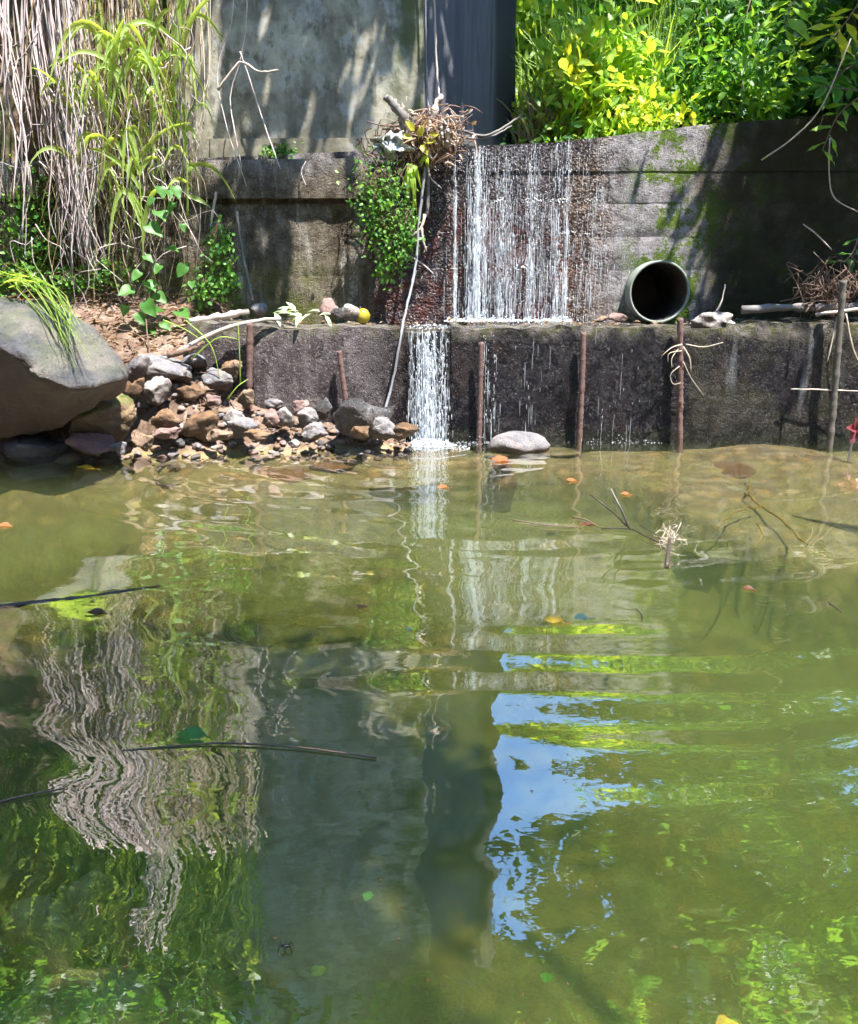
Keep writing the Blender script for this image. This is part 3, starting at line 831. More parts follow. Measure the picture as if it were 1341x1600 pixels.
mb = MB(); mb.add(np.concatenate([rg(0.1915, 6.08), rg(0.190, 6.25), rg(0.190, 6.9)]), np.concatenate([np.stack([k * 40 + jj, k * 40 + j2, k * 40 + 40 + j2, k * 40 + 40 + jj], -1) for k in range(2)])); mb.build('shade_lining', M['black'], pipe)  # black inner sleeve: the darkness inside the pipe put into its colour
mb = MB(); mb.add(*tubes(np.array([[PIPE_C[0], 6.90, PIPE_C[2]], [PIPE_C[0], 6.92, PIPE_C[2]], [PIPE_C[0], 6.95, PIPE_C[2]]]), 0.205, 24)); mb.build('far_end', M['bark'], pipe)
bpy.data.objects.remove(cutter)

# ================================================================== THINGS
# ---- iron bars in front of the apron wall
def rebar(a, b, r, label, mat='rebar', name='rebar'):
    n = 60
    P = spline([a, (a + b) / 2 + np.array([0.004, 0, 0]), b], n)
    rr = r * (1 + 0.2 * (np.arange(n) % 2) + 0.08 * rng.normal(size=n)) if mat == 'rebar' else r * (1 + 0.1 * rng.normal(size=n))
    mb = MB(); mb.add(*tubes(P, rr, 8))
    return tag(mb.build(name, M[mat]), label, 'iron bar' if mat == 'rebar' else 'pole', 'bars standing along the apron wall')
def foot(px, Yb): return AT(px, 700, Yb) * np.array([1, 1, 0]) + np.array([0, 0, -0.12])
for (tx, ty, bx, by, Yb, r, lab) in (
        (391, 505, 388, 640, 5.42, 0.020, 'thick rusty iron bar at the rock pile, first from the boulder'),
        (530, 548, 541, 640, 5.42, 0.015, 'short leaning rusty bar behind the black rock'),
        (752, 535, 748, 690, 5.43, 0.015, 'rusty bar just past the small lower waterfall'),
        (912, 519, 905, 692, 5.43, 0.016, 'rusty bar midway between waterfall and drain pipe'),
        (1063, 497, 1062, 688, 5.43, 0.017, 'rusty bar below the drain pipe with pale roots caught on it')):
    a = AT(tx, ty, Yb); b = AT(bx, by, Yb); d = (b - a) / (b[2] - a[2]); b = a + d * (-0.15 - a[2])
    rebar(a, b, r, lab)
a = AT(1318, 438, 5.40); b = AT(1297, 692, 5.40); d = (b - a) / (b[2] - a[2]); b = a + d * (-0.15 - a[2])
rebar(a, b, 0.021, 'tall leaning weathered pole by the twig heap', 'pole', 'leaning_pole')

# ---- rocks
def rock_mesh(sx, sy, sz, seed, sub=3, rough=0.18, cuts=7, rotz=0.0):
    bm = bmesh.new()
    bmesh.ops.create_icosphere(bm, subdivisions=sub, radius=1.0)
    rr = random.Random(seed)
    planes = []
    for _ in range(cuts):
        v = Vector((rr.gauss(0, 1), rr.gauss(0, 1), rr.gauss(0, 1))).normalized()
        planes.append((v, rr.uniform(0.45, 0.80)))
    V = []
    for v in bm.verts:
        p = v.co.copy()
        for nrm, d in planes:
            e = p.dot(nrm) - d
            if e > 0: p -= nrm * e * 0.85
        q = p * 1.7 + Vector((seed * 3.1, seed * 1.7, 0))
        p *= 1 + rough * mnoise.noise(q) + rough * 0.4 * mnoise.noise(q * 2.9) + rough * 0.15 * mnoise.noise(q * 7)
        V.append((p.x * sx, p.y * sy, p.z * sz))
    F = np.array([[v.index for v in f.verts] for f in bm.faces])
    bm.free()
    V = np.array(V)
    c, s = math.cos(rotz), math.sin(rotz)
    V[:, :2] = V[:, :2] @ np.array([[c, s], [-s, c]])
    return V, [F]

rk = [0]
GP = 'stones of the rock pile beside the pool'
def rock(px, py, w, h, Yc, mat, label, group=None, depth=0.8, name='rock', sub=3, rough=0.18, cuts=7, cat='rock', tilt=0.0):
    rk[0] += 1
    c = AT(px, py, Yc)
    s = Yc * 1.0 / F0 * 0.99
    if group == GP: c = c - np.array([0, 0, 0.015])
    sx, sz = w * s / 2 * 1.2, h * s / 2 * 1.15
    V, F = rock_mesh(sx, (sx + sz) / 2 * depth, sz, rk[0] * 1.37, sub, rough, cuts, 0.0)
    if tilt:
        cc, ss = math.cos(tilt), math.sin(tilt)
        V[:, [0, 2]] = V[:, [0, 2]] @ np.array([[cc, ss], [-ss, cc]])
    mb = MB(); mb.add(V + c, F)
    o = mb.build(name, M[mat])
    return tag(o, label, cat, group)

# the big boulder at the edge of the picture, its flank tilted over the dark hollow
def big_boulder():
    E = [(-190, 500, 4.6), (-60, 515, 4.42), (0, 540, 4.36), (48, 578, 4.34), (112, 610, 4.42), (196, 590, 4.66)]
    T = [(-190, 470, 5.1), (-60, 470, 5.05), (18, 466, 5.0), (95, 474, 4.95), (146, 508, 4.9), (203, 578, 4.82)]
    B = [(-190, 680, 5.0), (-60, 685, 4.86), (10, 684, 4.82), (70, 676, 4.80), (135, 640, 4.82), (200, 606, 4.82)]
    V = [AT(*p) for p in T] + [AT(*p) for p in E] + [AT(*p) for p in B]
    V += [AT(p[0] - 45, p[1] + 14, p[2] + 0.7) for p in T] + [AT(p[0] - 45, p[1], p[2] + 0.7) for p in B]
    n = 6; F = []
    def strip(a, b):
        for k in range(n - 1): F.append((a + k, b + k, b + k + 1, a + k + 1))
    strip(0, n); strip(n, 2 * n); strip(2 * n, 4 * n); strip(4 * n, 3 * n); strip(3 * n, 0)
    F.append((n - 1, 2 * n - 1, 3 * n - 1, 5 * n - 1, 4 * n - 1)); F.append((0, 3 * n, 4 * n, 2 * n, n))
    bm = bmesh.new()
    vs = [bm.verts.new(v) for v in V]
    for f in F: bm.faces.new([vs[k] for k in f])
    bmesh.ops.recalc_face_normals(bm, faces=bm.faces)
    bmesh.ops.bevel(bm, geom=list(bm.edges), offset=0.018, segments=1, profile=0.6, affect='EDGES')
    bmesh.ops.triangulate(bm, faces=bm.faces)
    for _ in range(3):
        bmesh.ops.subdivide_edges(bm, edges=[e for e in bm.edges if e.calc_length() > 0.05], cuts=1, use_grid_fill=True)
        bmesh.ops.triangulate(bm, faces=bm.faces)
    bm.normal_update()
    for v in bm.verts:
        q = v.co * 2.2
        v.co += v.normal * (0.045 * mnoise.noise(q) + 0.03 * mnoise.noise(q * 2.6) + 0.016 * mnoise.noise(q * 6) + 0.010 * mnoise.noise(q * 13))
    me = bpy.data.meshes.new('boulder'); bm.to_mesh(me); bm.free()
    me.polygons.foreach_set('use_smooth', [True] * len(me.polygons))
    me.materials.append(M['boulder'])
    o = bpy.data.objects.new('boulder', me); C.objects.link(o)
    return tag(o, 'huge angular grey boulder jutting over the pool edge', 'boulder')
big_boulder()

# px centre, px centre y, width, height, distance, material, label
RK = [
 (160, 648, 130, 70, 5.02, 'mossy', 'broad stone half covered in green moss under the big boulder'),
 (140, 690, 74, 40, 4.86, 'red', 'smooth dark reddish stone at the waterline below the boulder'),
 (60, 705, 130, 66, 4.95, 'black', 'dark stone deep in the hollow under the boulder'),
 (222, 684, 40, 32, 4.92, 'tan', 'rounded tan stone at the waterline beside the reddish stone'),
 (186, 694, 24, 20, 4.85, 'grey', 'small grey stone between the reddish and the tan stone'),
 (245, 608, 44, 44, 5.22, 'pale', 'pale blocky stone right of the boulder tip'),
 (252, 570, 92, 54, 5.38, 'grey', 'long grey slab leaning down towards the pale blocky stone'),
 (218, 574, 48, 44, 5.28, 'grey', 'grey tan stone behind the boulder tip'),
 (212, 602, 30, 32, 5.15, 'rust', 'brown stone wedged under the tip of the boulder'),
 (258, 652, 54, 40, 5.08, 'tan', 'orange tan stone above the flat pinkish stone'),
 (314, 660, 66, 46, 5.12, 'rust', 'wide dark orange brown stone in the middle of the pile'),
 (260, 674, 50, 18, 4.98, 'pink', 'flat pinkish stone lying at the waterline'),
 (362, 650, 42, 32, 5.16, 'pale', 'pale flat stone beside the grey blue cobble'),
 (380, 662, 42, 34, 5.06, 'grey', 'grey blue cobble tilted on its side'),
 (423, 652, 30, 28, 5.16, 'pink', 'pink square stone beside the grey blue cobble'),
 (445, 650, 30, 32, 5.18, 'grey', 'speckled grey stone next to the pink square stone'),
 (428, 628, 30, 24, 5.33, 'grey', 'grey stone against the wall above the pink square stone'),
 (470, 632, 30, 22, 5.33, 'pink', 'dusky pink stone against the wall'),
 (479, 652, 34, 32, 5.20, 'grey', 'angular grey stone left of the black rock'),
 (503, 638, 28, 34, 5.30, 'black', 'dark stone against the wall left of the black rock'),
 (492, 670, 42, 24, 5.05, 'grey', 'flat grey stone at the waterline before the black rock'),
 (552, 650, 92, 72, 5.16, 'black', 'large rough wet black rock'),
 (564, 671, 30, 26, 4.98, 'rust', 'small orange stone at the foot of the black rock'),
 (596, 667, 42, 34, 5.10, 'grey', 'mottled grey stone right of the black rock'),
 (602, 640, 34, 26, 5.32, 'black', 'small wet dark stone between black rock and lower waterfall'),
 (628, 672, 46, 30, 5.10, 'rust', 'orange brown stone at the edge of the splash'),
 (342, 676, 40, 22, 4.98, 'tan', 'tan stone lapped by the water in front of the orange brown stone'),
 (400, 676, 44, 18, 4.98, 'tan', 'tan stone lapped by the water in front of the pink square stone'),
 (300, 612, 40, 34, 5.30, 'rust', 'earthy brown stone above the wide orange brown stone'),
 (345, 590, 44, 36, 5.40, 'grey', 'grey stone under the long pale branch'),
 (362, 572, 34, 28, 5.44, 'tan', 'tan stone leaning on the end of the apron wall'),
 (305, 560, 34, 28, 5.46, 'grey', 'small grey stone at the top of the leaning grey slab'),
 (332, 620, 30, 24, 5.24, 'pink', 'pink stone above the pale flat stone'),
 (385, 618, 28, 24, 5.36, 'tan', 'tan stone at the foot of the thick rusty bar'),
]
for i, (px, py, w, h, Yc, mat, lab) in enumerate(RK):
    rock(px, py, w, h, Yc, mat, lab, GP, 0.85, sub=4, rough=0.3, cuts=13, tilt=random.uniform(-0.25, 0.25))

rock(812, 694, 88, 34, 5.24, 'grey', 'low rounded grey stone breaking the water beside the lower waterfall', None, 0.9, sub=4, rough=0.12, cuts=4)
used_labels = set()
for k in range(95):
    q = random.random()
    px = random.uniform(190, 640); Yc = random.uniform(4.98, 5.42)
    x = AT(px, 640, Yc)[0]; g = gz(x, Yc)
    if g < -0.03: continue
    p = np.array([x, Yc, g + 0.012])
    r = random.uniform(0.022, 0.046)
    rk[0] += 1
    V, F = rock_mesh(r * random.uniform(0.9, 1.4), r, r * random.uniform(0.6, 0.9), rk[0] * 1.37, 3, 0.26, 10, random.uniform(0, 6))
    mb = MB(); mb.add(V + p, F)
    mt = random.choice(['grey', 'grey', 'pale', 'pink', 'tan', 'black', 'rust'])
    if px > 480: mt = random.choice(['black', 'black', 'grey'])
    place = ['under the big boulder', 'below the leaning grey slab', 'around the wide orange brown stone', 'near the grey blue cobble', 'left of the black rock', 'around the foot of the black rock'][int(np.clip((px - 190) / 75, 0, 5))]
    row = 'at the water edge' if Yc < 5.12 else ('in the middle of the pile' if Yc < 5.27 else 'high on the pile')
    lab = 'small %s stone %s, %s' % ({'grey': 'grey', 'pale': 'pale', 'pink': 'pinkish', 'tan': 'tan', 'black': 'black', 'rust': 'rusty brown'}[mt], row, place)
    if lab in used_labels: continue
    used_labels.add(lab)
    tag(mb.build('rock', M[mt]), lab, 'rock', 'small stones of the rock pile')

# rocks that stand on the bottom of the pool
def sunk(px, py, w, zt, mat, label, flat=0.5, dep=0.8):
    rk[0] += 1
    c = WAT(px, py, zt)
    s = np.linalg.norm(c - EYE) / F0
    sx = w * s / 2 * 1.08
    bot = min(gz(c[0], c[1]), zt - 0.03)
    sz = max(0.035, (zt - bot) * 0.62)
    V, F = rock_mesh(sx, sx * dep, sz, rk[0] * 1.37, 3, 0.2, 8, random.uniform(0, 3))
    mb = MB(); mb.add(V + c - np.array([0, 0, sz * 0.8]), F)
    return tag(mb.build('rock', M[mat]), label, 'rock', 'stones on the bottom of the pool')
SK = [(45, 1315, 110, -0.15, 'slabred', 'sunken brown stone at the picture edge above the other sunken stones'),
      (168, 1275, 110, -0.17, 'slab', 'sunken pale green stone, the upper one in the shaded shallows'),
      (140, 1378, 120, -0.15, 'slab', 'sunken yellowish stone in the middle of the shaded shallows'),
      (55, 1430, 130, -0.16, 'slab', 'sunken dim stone left of the yellowish one'),
      (155, 1505, 150, -0.15, 'slab', 'largest sunken yellow stone near the lower corner'),
      (70, 1570, 190, -0.22, 'slab', 'sunken stone in the lower corner of the pool'),
      (545, 1262, 130, -0.74, 'slab', 'dim sunken stone alone in the dark middle of the pool'),
      (1240, 1140, 90, -0.80, 'slab', 'small yellowish stone under the bright green water'),
      (1130, 728, 120, -0.05, 'slabred', 'flat orange stone just under the water before the wall'),
      (1305, 790, 170, -0.10, 'slab', 'broad tan slab under the water near the picture edge'),
      (1200, 812, 160, -0.16, 'slabred', 'reddish brown slab under the water below the sunken branch'),
      (1130, 850, 170, -0.24, 'slab', 'pale green slab under the water beside the floating twigs'),
      (1010, 745, 140, -0.12, 'slab', 'tan slab under the water between flat orange stone and floating twigs'),
      (785, 722, 60, -0.02, 'slabred', 'small orange stone under thin water before the grey stone'),
      (860, 700, 150, -0.035, 'slab', 'wide flat stone in thin water at the foot of the wall'),
      (1235, 715, 120, -0.04, 'slabred', 'dark reddish stone in thin water near the pole'),
      (440, 735, 120, -0.05, 'slabred', 'orange stone just under the water before the rock pile'),
      (300, 738, 110, -0.06, 'slab', 'tan stone under the water before the rock pile'),
      (620, 745, 130, -0.09, 'slab', 'brown stone under the water before the splash'),
      (520, 716, 110, -0.03, 'slabred', 'flat rusty stone in thin water before the black rock'),
      (700, 705, 100, -0.03, 'slab', 'flat stone in thin water under the lower waterfall')]
for a in SK: sunk(*a, flat=0.28 if a[1] < 900 else 0.5)

# pebbles filling the pile: too small to tell apart
mb = MB()
for k in range(420):
    px = random.uniform(150, 640); 
    x = AT(px, 640, 5.2)[0]
    y = random.uniform(4.85, 5.46)
    if x > -1.3: y = random.uniform(5.05, 5.46)
    zz = max(gz(x, y), -0.05)
    r = 0.010 + 0.026 * random.random() ** 2
    V, F = rock_mesh(r * random.uniform(.8, 1.7), r, r * 0.6, k * 0.77, 2, 0.3, 9, random.uniform(0, 6))
    mb.add(V + np.array([x, y, zz + r * 0.2]), F)
peb = NT('mixed_pebbles')
pc = peb.ramp(peb.island(), [(0, (0.08, 0.07, 0.07)), (0.3, (0.2, 0.12, 0.075)), (0.55, (0.16, 0.155, 0.155)), (0.8, (0.24, 0.15, 0.105)), (1, (0.30, 0.27, 0.245))])
M['pebbles'] = peb.done(peb.bsdf(pc, 0.7, peb.bump(peb.noise(60, 4), 0.5, 0.006)))
tag(mb.build('gravel', M['pebbles']), 'loose pebbles between the stones of the pile', 'gravel', kind='stuff')

# ---- falling water: strands broken into drops, real little bodies
def drops(cx, cy_, cz, rad, length):
    """vertical spindle-shaped drops, 5 sided"""
    N = len(cx); s = 5
    an = np.arange(s) * 2 * math.pi / s
    prof = np.array([[0, 0.5], [1.0, 0.12], [0.8, -0.28], [0, -0.5]])
    V = [np.stack([cx, cy_, cz + length * 0.5], -1)[:, None]]
    for r, z in prof[1:3]:
        V.append(np.stack([cx[:, None] + rad[:, None] * r * np.cos(an), cy_[:, None] + rad[:, None] * r * np.sin(an), np.broadcast_to((cz + length * z)[:, None], (N, s))], -1))
    V.append(np.stack([cx, cy_, cz - length * 0.5], -1)[:, None])
    V = np.concatenate(V, 1).reshape(-1, 3)
    b = (np.arange(N) * (2 * s + 2))[:, None, None]
    j = np.arange(s); j2 = (j + 1) % s
    t1 = np.stack([np.zeros(s, int), 1 + j, 1 + j2], -1)[None] + b
    t2 = np.stack([np.full(s, 2 * s + 1), 1 + s + j2, 1 + s + j], -1)[None] + b
    q = np.stack([1 + j2, 1 + j, 1 + s + j, 1 + s + j2], -1)[None] + b
    return V, [t1.reshape(-1, 3), t2.reshape(-1, 3), q.reshape(-1, 4)]

def fall(name, strands, ztop_f, zbot, ybase, label):
    """strands: (x, strength, spread)"""
    cx, cyy, cz, rr, ll = [], [], [], [], []
    for (x0, n, spr, rmax) in strands:
        for _ in range(n):
            xs = x0 + rng.normal() * spr
            zt = ztop_f(xs)
            t = rng.random() ** 0.85
            z = zt - t * (zt - zbot)
            fallen = (zt - z)
            out = 0.035 + 0.11 * math.sqrt(max(fallen, 0)) * 0.55 + rng.normal() * 0.02
            cx.append(xs + rng.normal() * 0.006 + (rng.normal() * spr * 0.25 if zbot > 0.3 else rng.normal() * 0.03) * fallen); cyy.append(ybase - out); cz.append(z)
            lg = rng.random() < 0.4
            L = (0.012 + (0.26 if lg else 0.035) * rng.random() ** 1.3) * (0.5 + 0.9 * fallen)
            rr.append(rmax * (0.35 + 0.65 * rng.random()) * (0.55 if lg else 0.9)); ll.append(L)
    mb = MB(); mb.add(*drops(np.array(cx), np.array(cyy), np.array(cz), np.array(rr), np.array(ll)))
    return tag(mb.build(name, M['white']), label, 'waterfall', kind='stuff')

xw = lambda px: AT(px, 350, YU)[0]
st = [(xw(711), 300, 0.002, 0.003), (xw(734), 260, 0.018, 0.0032), (xw(745), 760, 0.011, 0.0044), (xw(757), 200, 0.014, 0.003), (xw(782), 250, 0.020, 0.003), (xw(796), 150, 0.018, 0.003),
      (xw(829), 260, 0.018, 0.0032), (xw(868), 230, 0.018, 0.003), (xw(883), 200, 0.008, 0.003),
      (xw(770), 550, 0.10, 0.0018), (xw(840), 550, 0.12, 0.0018), (xw(800), 500, 0.28, 0.0017), (xw(920), 300, 0.06, 0.0018)]
fall('waterfall', st, crest, 0.74, YU, 'tall broken curtain of white water falling over the dam')
xl = lambda px: AT(px, 600, YL)[0]
st2 = [(xl(644), 110, 0.005, 0.003), (xl(655), 240, 0.010, 0.0042), (xl(667), 420, 0.011, 0.0055), (xl(677), 260, 0.008, 0.0045), (xl(690), 170, 0.005, 0.0038), (xl(697), 60, 0.004, 0.003), (xl(668), 260, 0.045, 0.0024)]
fall('waterfall', st2, lambda x: 0.70, 0.0, YL, 'short narrow white waterfall dropping from the ledge into the pool')
st3 = [(xl(757), 50, 0.01, 0.003), (xl(770), 40, 0.012, 0.003), (xl(826), 26, 0.05, 0.0024), (xl(960), 26, 0.1, 0.002)]
fall('dripping_water', st3, lambda x: 0.70, 0.02, YL, 'thin drips running off the ledge beside the lower waterfall')

def foam(name, pts, label):
    """pts: list of (centre, rx, ry, n, rmin, rmax)"""
    ico_v, ico_f = rock_mesh(1, 1, 1, 5.0, 1, 0.1, 0)
    Vs = MB()
    for c, rx, ry, n, r0, r1 in pts:
        for _ in range(n):
            a = rng.random() * 6.283; q = math.sqrt(rng.random())
            r = r0 + (r1 - r0) * rng.random() ** 2.5
            p = np.array([c[0] + rx * q * math.cos(a), c[1] + ry * q * math.sin(a), c[2] + r * 0.3 + abs(rng.normal()) * (1 - q) * 0.03])
            Vs.add(ico_v * r * np.array([1.2, 1, 0.8]) + p, ico_f[0])
    return tag(Vs.build(name, M['white']), label, 'foam', kind='stuff')
foam('splash_foam', [(np.array([0.0, 5.36, 0.0]), 0.17, 0.08, 900, 0.002, 0.011), (np.array([0.3, 5.42, 0.0]), 0.2, 0.03, 70, 0.002, 0.005), (np.array([1.2, 5.45, 0.0]), 0.35, 0.02, 50, 0.002, 0.004), (np.array([0.0, 5.28, 0.0]), 0.26, 0.13, 170, 0.002, 0.006)],
     'white splash foam where the lower waterfall hits the pool')
foam('ledge_foam', [(np.array([xw(x_), YU - 0.12, 0.735]), 0.08, 0.10, 130, 0.003, 0.009) for x_ in (712, 735, 750, 775, 800, 830, 860, 880)] +
     [(np.array([0.0, 5.75, 0.71]), 0.17, 0.25, 160, 0.002, 0.006), (np.array([0.75, 5.8, 0.732]), 0.6, 0.2, 90, 0.002, 0.005)],
     'white foam spread over the ledge under the tall waterfall')

# ---- things lying on the ledge
fr_c = AT(567, 489, 5.78); fr_c[2] = 0.735 + 0.046
mb = MB(); V, F = rock_mesh(0.048, 0.048, 0.052, 3.3, 4, 0.03, 0); mb.add(V + fr_c, F)
fruit = tag(empty('fruit', fr_c - np.array([0, 0, 0.046])), 'yellow green round fruit lying on the ledge', 'fruit')
mb.build('flesh', M['fruit'], fruit)
mb = MB(); mb.add(*tubes(spline([fr_c + np.array([-0.01, 0, 0.045]), fr_c + np.array([-0.018, -0.004, 0.062])], 3), 0.004, 6)); mb.build('stalk', M['twig'], fruit)
rock(543, 489, 34, 24, 5.76, 'pale', 'pale rubble stone touching the fruit on the ledge', None)
rock(511, 484, 32, 32, 5.85, 'pink', 'upright crumbly pinkish rubble piece on the ledge', None, rough=0.3)
rock(528, 492, 20, 18, 5.70, 'black', 'dark small rubble stone between the pinkish piece and the pale one', None)
rock(966, 496, 26, 14, 5.9, 'pink', 'small pink stone on the ledge before the drain pipe', None)
rock(940, 499, 18, 10, 5.85, 'tan', 'tiny tan stone on the ledge near the drain pipe', None)
rock(402, 484, 26, 22, 5.82, 'grey', 'grey stone at the end of the pale branch on the ledge', None)
rock(1112, 506, 60, 34, 5.62, 'pale', 'pale crumbling stone on the broken wall lip beside the pipe', None, rough=0.35, sub=4)

def stick(name, pts, r0, r1, mat, label, cat='branch', k=14, sides=7, jit=0.0, group=None):
    P = spline(pts, k)
    P = P + rng.normal(size=P.shape) * jit
    rr = np.linspace(r0, r1, k) * (1 + 0.12 * rng.normal(size=k))
    mb = MB(); mb.add(*tubes(P, np.abs(rr), sides))
    o = mb.build(name, M[mat])
    return tag(o, label, cat, group)

stick('branch', [AT(296, 503, 5.75), AT(345, 495, 5.75), AT(388, 486, 5.8)], 0.026, 0.020, 'palewood', 'thick short bleached branch lying on the bank end of the ledge', jit=0.003)
stick('branch', [AT(268, 556, 5.38), AT(335, 520, 5.42), AT(400, 501, 5.45), AT(440, 498, 5.5)], 0.014, 0.012, 'palewood', 'long thin bleached branch leaning across the end of the apron wall', jit=0.002)
stick('branch', [AT(262, 556, 5.36), AT(300, 545, 5.36), AT(318, 535, 5.4)], 0.020, 0.010, 'twig', 'dark red brown branch stub below the long thin bleached branch', jit=0.003)
stick('fallen_log', [AT(1160, 484, 5.66), AT(1230, 481, 5.66), AT(1290, 481, 5.68), AT(1345, 478, 5.7), AT(1400, 478, 5.7)], 0.026, 0.028, 'greywood', 'grey dead log lying along the ledge past the pipe', 'log', jit=0.004, k=22, sides=9)
stick('fallen_log', [AT(1275, 492, 5.60), AT(1330, 484, 5.6), AT(1400, 480, 5.6)], 0.012, 0.014, 'palewood', 'thin pale stick in front of the grey dead log', 'branch', jit=0.002)
stick('dead_stem', [AT(1113, 496, 5.7), AT(1126, 476, 5.7), AT(1134, 444, 5.72)], 0.007, 0.004, 'palewood', 'thin upright dead stem beside the drain pipe', 'twig', jit=0.002)
stick('stick', [AT(1236, 608, 5.42), AT(1290, 609, 5.41), AT(1360, 612, 5.4)], 0.005, 0.004, 'palewood', 'thin pale horizontal stick caught behind the pole', 'twig', jit=0.001)
mb = MB()
cen = np.array([AT(472, 492, 5.62)] * 16) + rng.normal(size=(16, 3)) * np.array([0.08, 0.05, 0.008])
d = rng.normal(size=(16, 3)) * np.array([1, 0.6, 0.25]); mb.add(*leaves(cen + np.array([0, 0, 0.012]), d, np.tile([0, -0.3, 1.0], (16, 1)), 0.10, 0.04, 0.2))
tag(mb.build('wilted_leaves', M['paleleaf']), 'pale bleached leaves heaped on the ledge beside the branch', 'leaves', kind='stuff')
mb = MB()
n_ = 60
cen = np.stack([rng.uniform(-0.95, 1.75, n_), rng.uniform(5.55, 6.0, n_), np.full(n_, 0.742)], -1)
mb.add(*leaves(cen, rng.normal(size=(n_, 3)) * np.array([1, 1, 0.1]), np.tile([0, 0, 1.0], (n_, 1)) + rng.normal(size=(n_, 3)) * 0.2, rng.uniform(0.03, 0.06, n_), rng.uniform(0.015, 0.03, n_)))
tag(mb.build('leaf_litter', M['dryleaf']), 'fallen brown leaves scattered over the wet ledge', 'leaves', kind='stuff')

# ---- tangle of flood debris caught beside the waterfall
Yd = 6.06
stick('driftwood_log', [AT(603, 151, 6.02), AT(618, 166, 6.02), AT(632, 190, 6.04), AT(638, 232, 6.1)], 0.022, 0.040, 'greywood', 'curved grey driftwood log sticking up out of the debris tangle', 'log', k=18, sides=10, jit=0.003)
stick('driftwood_log', [AT(690, 150, 6.1), AT(682, 162, 6.08), AT(676, 185, 6.06), AT(668, 215, 6.06)], 0.018, 0.026, 'palewood', 'gnarled pale stump on top of the debris tangle', 'log', k=16, sides=8, jit=0.006)
mb = MB()
n_ = 260
c0 = np.stack([rng.normal(676, 24, n_), rng.normal(212, 18, n_)], -1)
P = []
for a, b in c0:
    p = AT(a, b, Yd + rng.normal() * 0.05); dd = rng.normal(size=3) * np.array([1, 0.5, 0.7]); dd /= np.linalg.norm(dd); L = rng.uniform(0.05, 0.16)
    mid = p + rng.normal(size=3) * 0.02
    P.append(spline([p - dd * L / 2, mid, p + dd * L / 2], 5))
mb.add(*tubes(np.array(P), rng.uniform(0.002, 0.005, (n_, 1)) * np.ones((1, 5)), 4))
cl = np.array([AT(a, b, Yd + rng.normal() * 0.05) for a, b in c0])
mb.add(*leaves(cl, rand_unit(n_), rand_unit(n_), rng.uniform(0.03, 0.065, n_), rng.uniform(0.012, 0.026, n_), 0.4, 0.3))
tag(mb.build('debris_tangle', M['palelitter']), 'tangle of dry twigs and dead leaves caught on the dam beside the waterfall', 'debris', kind='stuff')
mb = MB(); n_ = 120
P = []
for k in range(n_):
    a, b = rng.normal(640, 34), rng.normal(222, 14)
    p = AT(a, b, Yd + rng.normal() * 0.04); dd = rng.normal(size=3) * np.array([1, 0.4, 0.8]); dd /= np.linalg.norm(dd); L = rng.uniform(0.06, 0.2)
    P.append(spline([p - dd * L / 2, p + rng.normal(size=3) * 0.02, p + dd * L / 2 - np.array([0, 0, L * 0.2])], 5))
mb.add(*tubes(np.array(P), rng.uniform(0.002, 0.006, (n_, 1)) * np.ones((1, 5)), 4))
tag(mb.build('root_mat', M['twig']), 'dark matted roots holding the debris tangle to the dam', 'roots', kind='stuff')
stick('twig', [AT(574, 190, 6.0), AT(600, 196, 6.0), AT(632, 196, 6.02)], 0.004, 0.005, 'twig', 'thin twig pointing out over the rag', jit=0.001)
stick('twig', [AT(706, 203, 6.0), AT(722, 192, 6.0), AT(738, 179, 6.0)], 0.005, 0.003, 'twig', 'thin twig pointing up beside the waterfall crest', jit=0.001)

def rag(px, py, w, h, Yc, mat, label, seed, name='rag', cat='rag'):
    n = 16
    U, Vv = np.meshgrid(np.linspace(-1, 1, n), np.linspace(-1, 1, n))
    c = AT(px, py, Yc); s = Yc / F0
    r_ = np.hypot(U, Vv) + 1e-6
    sq = np.maximum(np.abs(U), np.abs(Vv)) / r_
    edge_ = 0.75 + 0.35 * vnoise(U * 0.6, Vv * 0.6, 3.0, seed)
    uu = U * sq * edge_; vv = Vv * sq * edge_
    dz_ = 0.035 * vnoise(U, Vv, 3.2, seed + 1) + 0.02 * vnoise(U, Vv, 7.5, seed + 2)
    m_ = np.stack([c[0] + uu * w * s / 2, Yc - 0.06 * (1 - np.clip(uu * uu + vv * vv, 0, 1)) - dz_, c[2] + vv * h * s / 2 + 0.012 * vnoise(U, Vv, 5, seed + 4)], -1)
    ii = (np.arange(n - 1)[:, None] * n + np.arange(n - 1)[None]).reshape(-1)
    mb = MB(); mb.add(m_, np.stack([ii, ii + 1, ii + n + 1, ii + n], -1))
    o = mb.build(name, M[mat]); md = o.modifiers.new('thick', 'SOLIDIFY'); md.thickness = 0.006
    return tag(o, label, cat)
rag(606, 228, 62, 46, 6.0, 'rag', 'crumpled pale grey rag draped under the driftwood log', 0.7)
rag(694, 212, 20, 46, 5.99, 'palewood', 'torn whitish piece of sacking in the debris tangle', 2.1, 'sacking', 'sacking')

def leaf_thing(pos, length, width, direc, mat, label, cat='leaf', group=None, name='leaf', nor=(0, -0.5, 1.0), droop=0.25):
    mb = MB(); mb.add(*heart_leaf(np.array(pos), direc, nor, length, width, False))
    return tag(mb.build(name, M[mat]), label, cat, group)

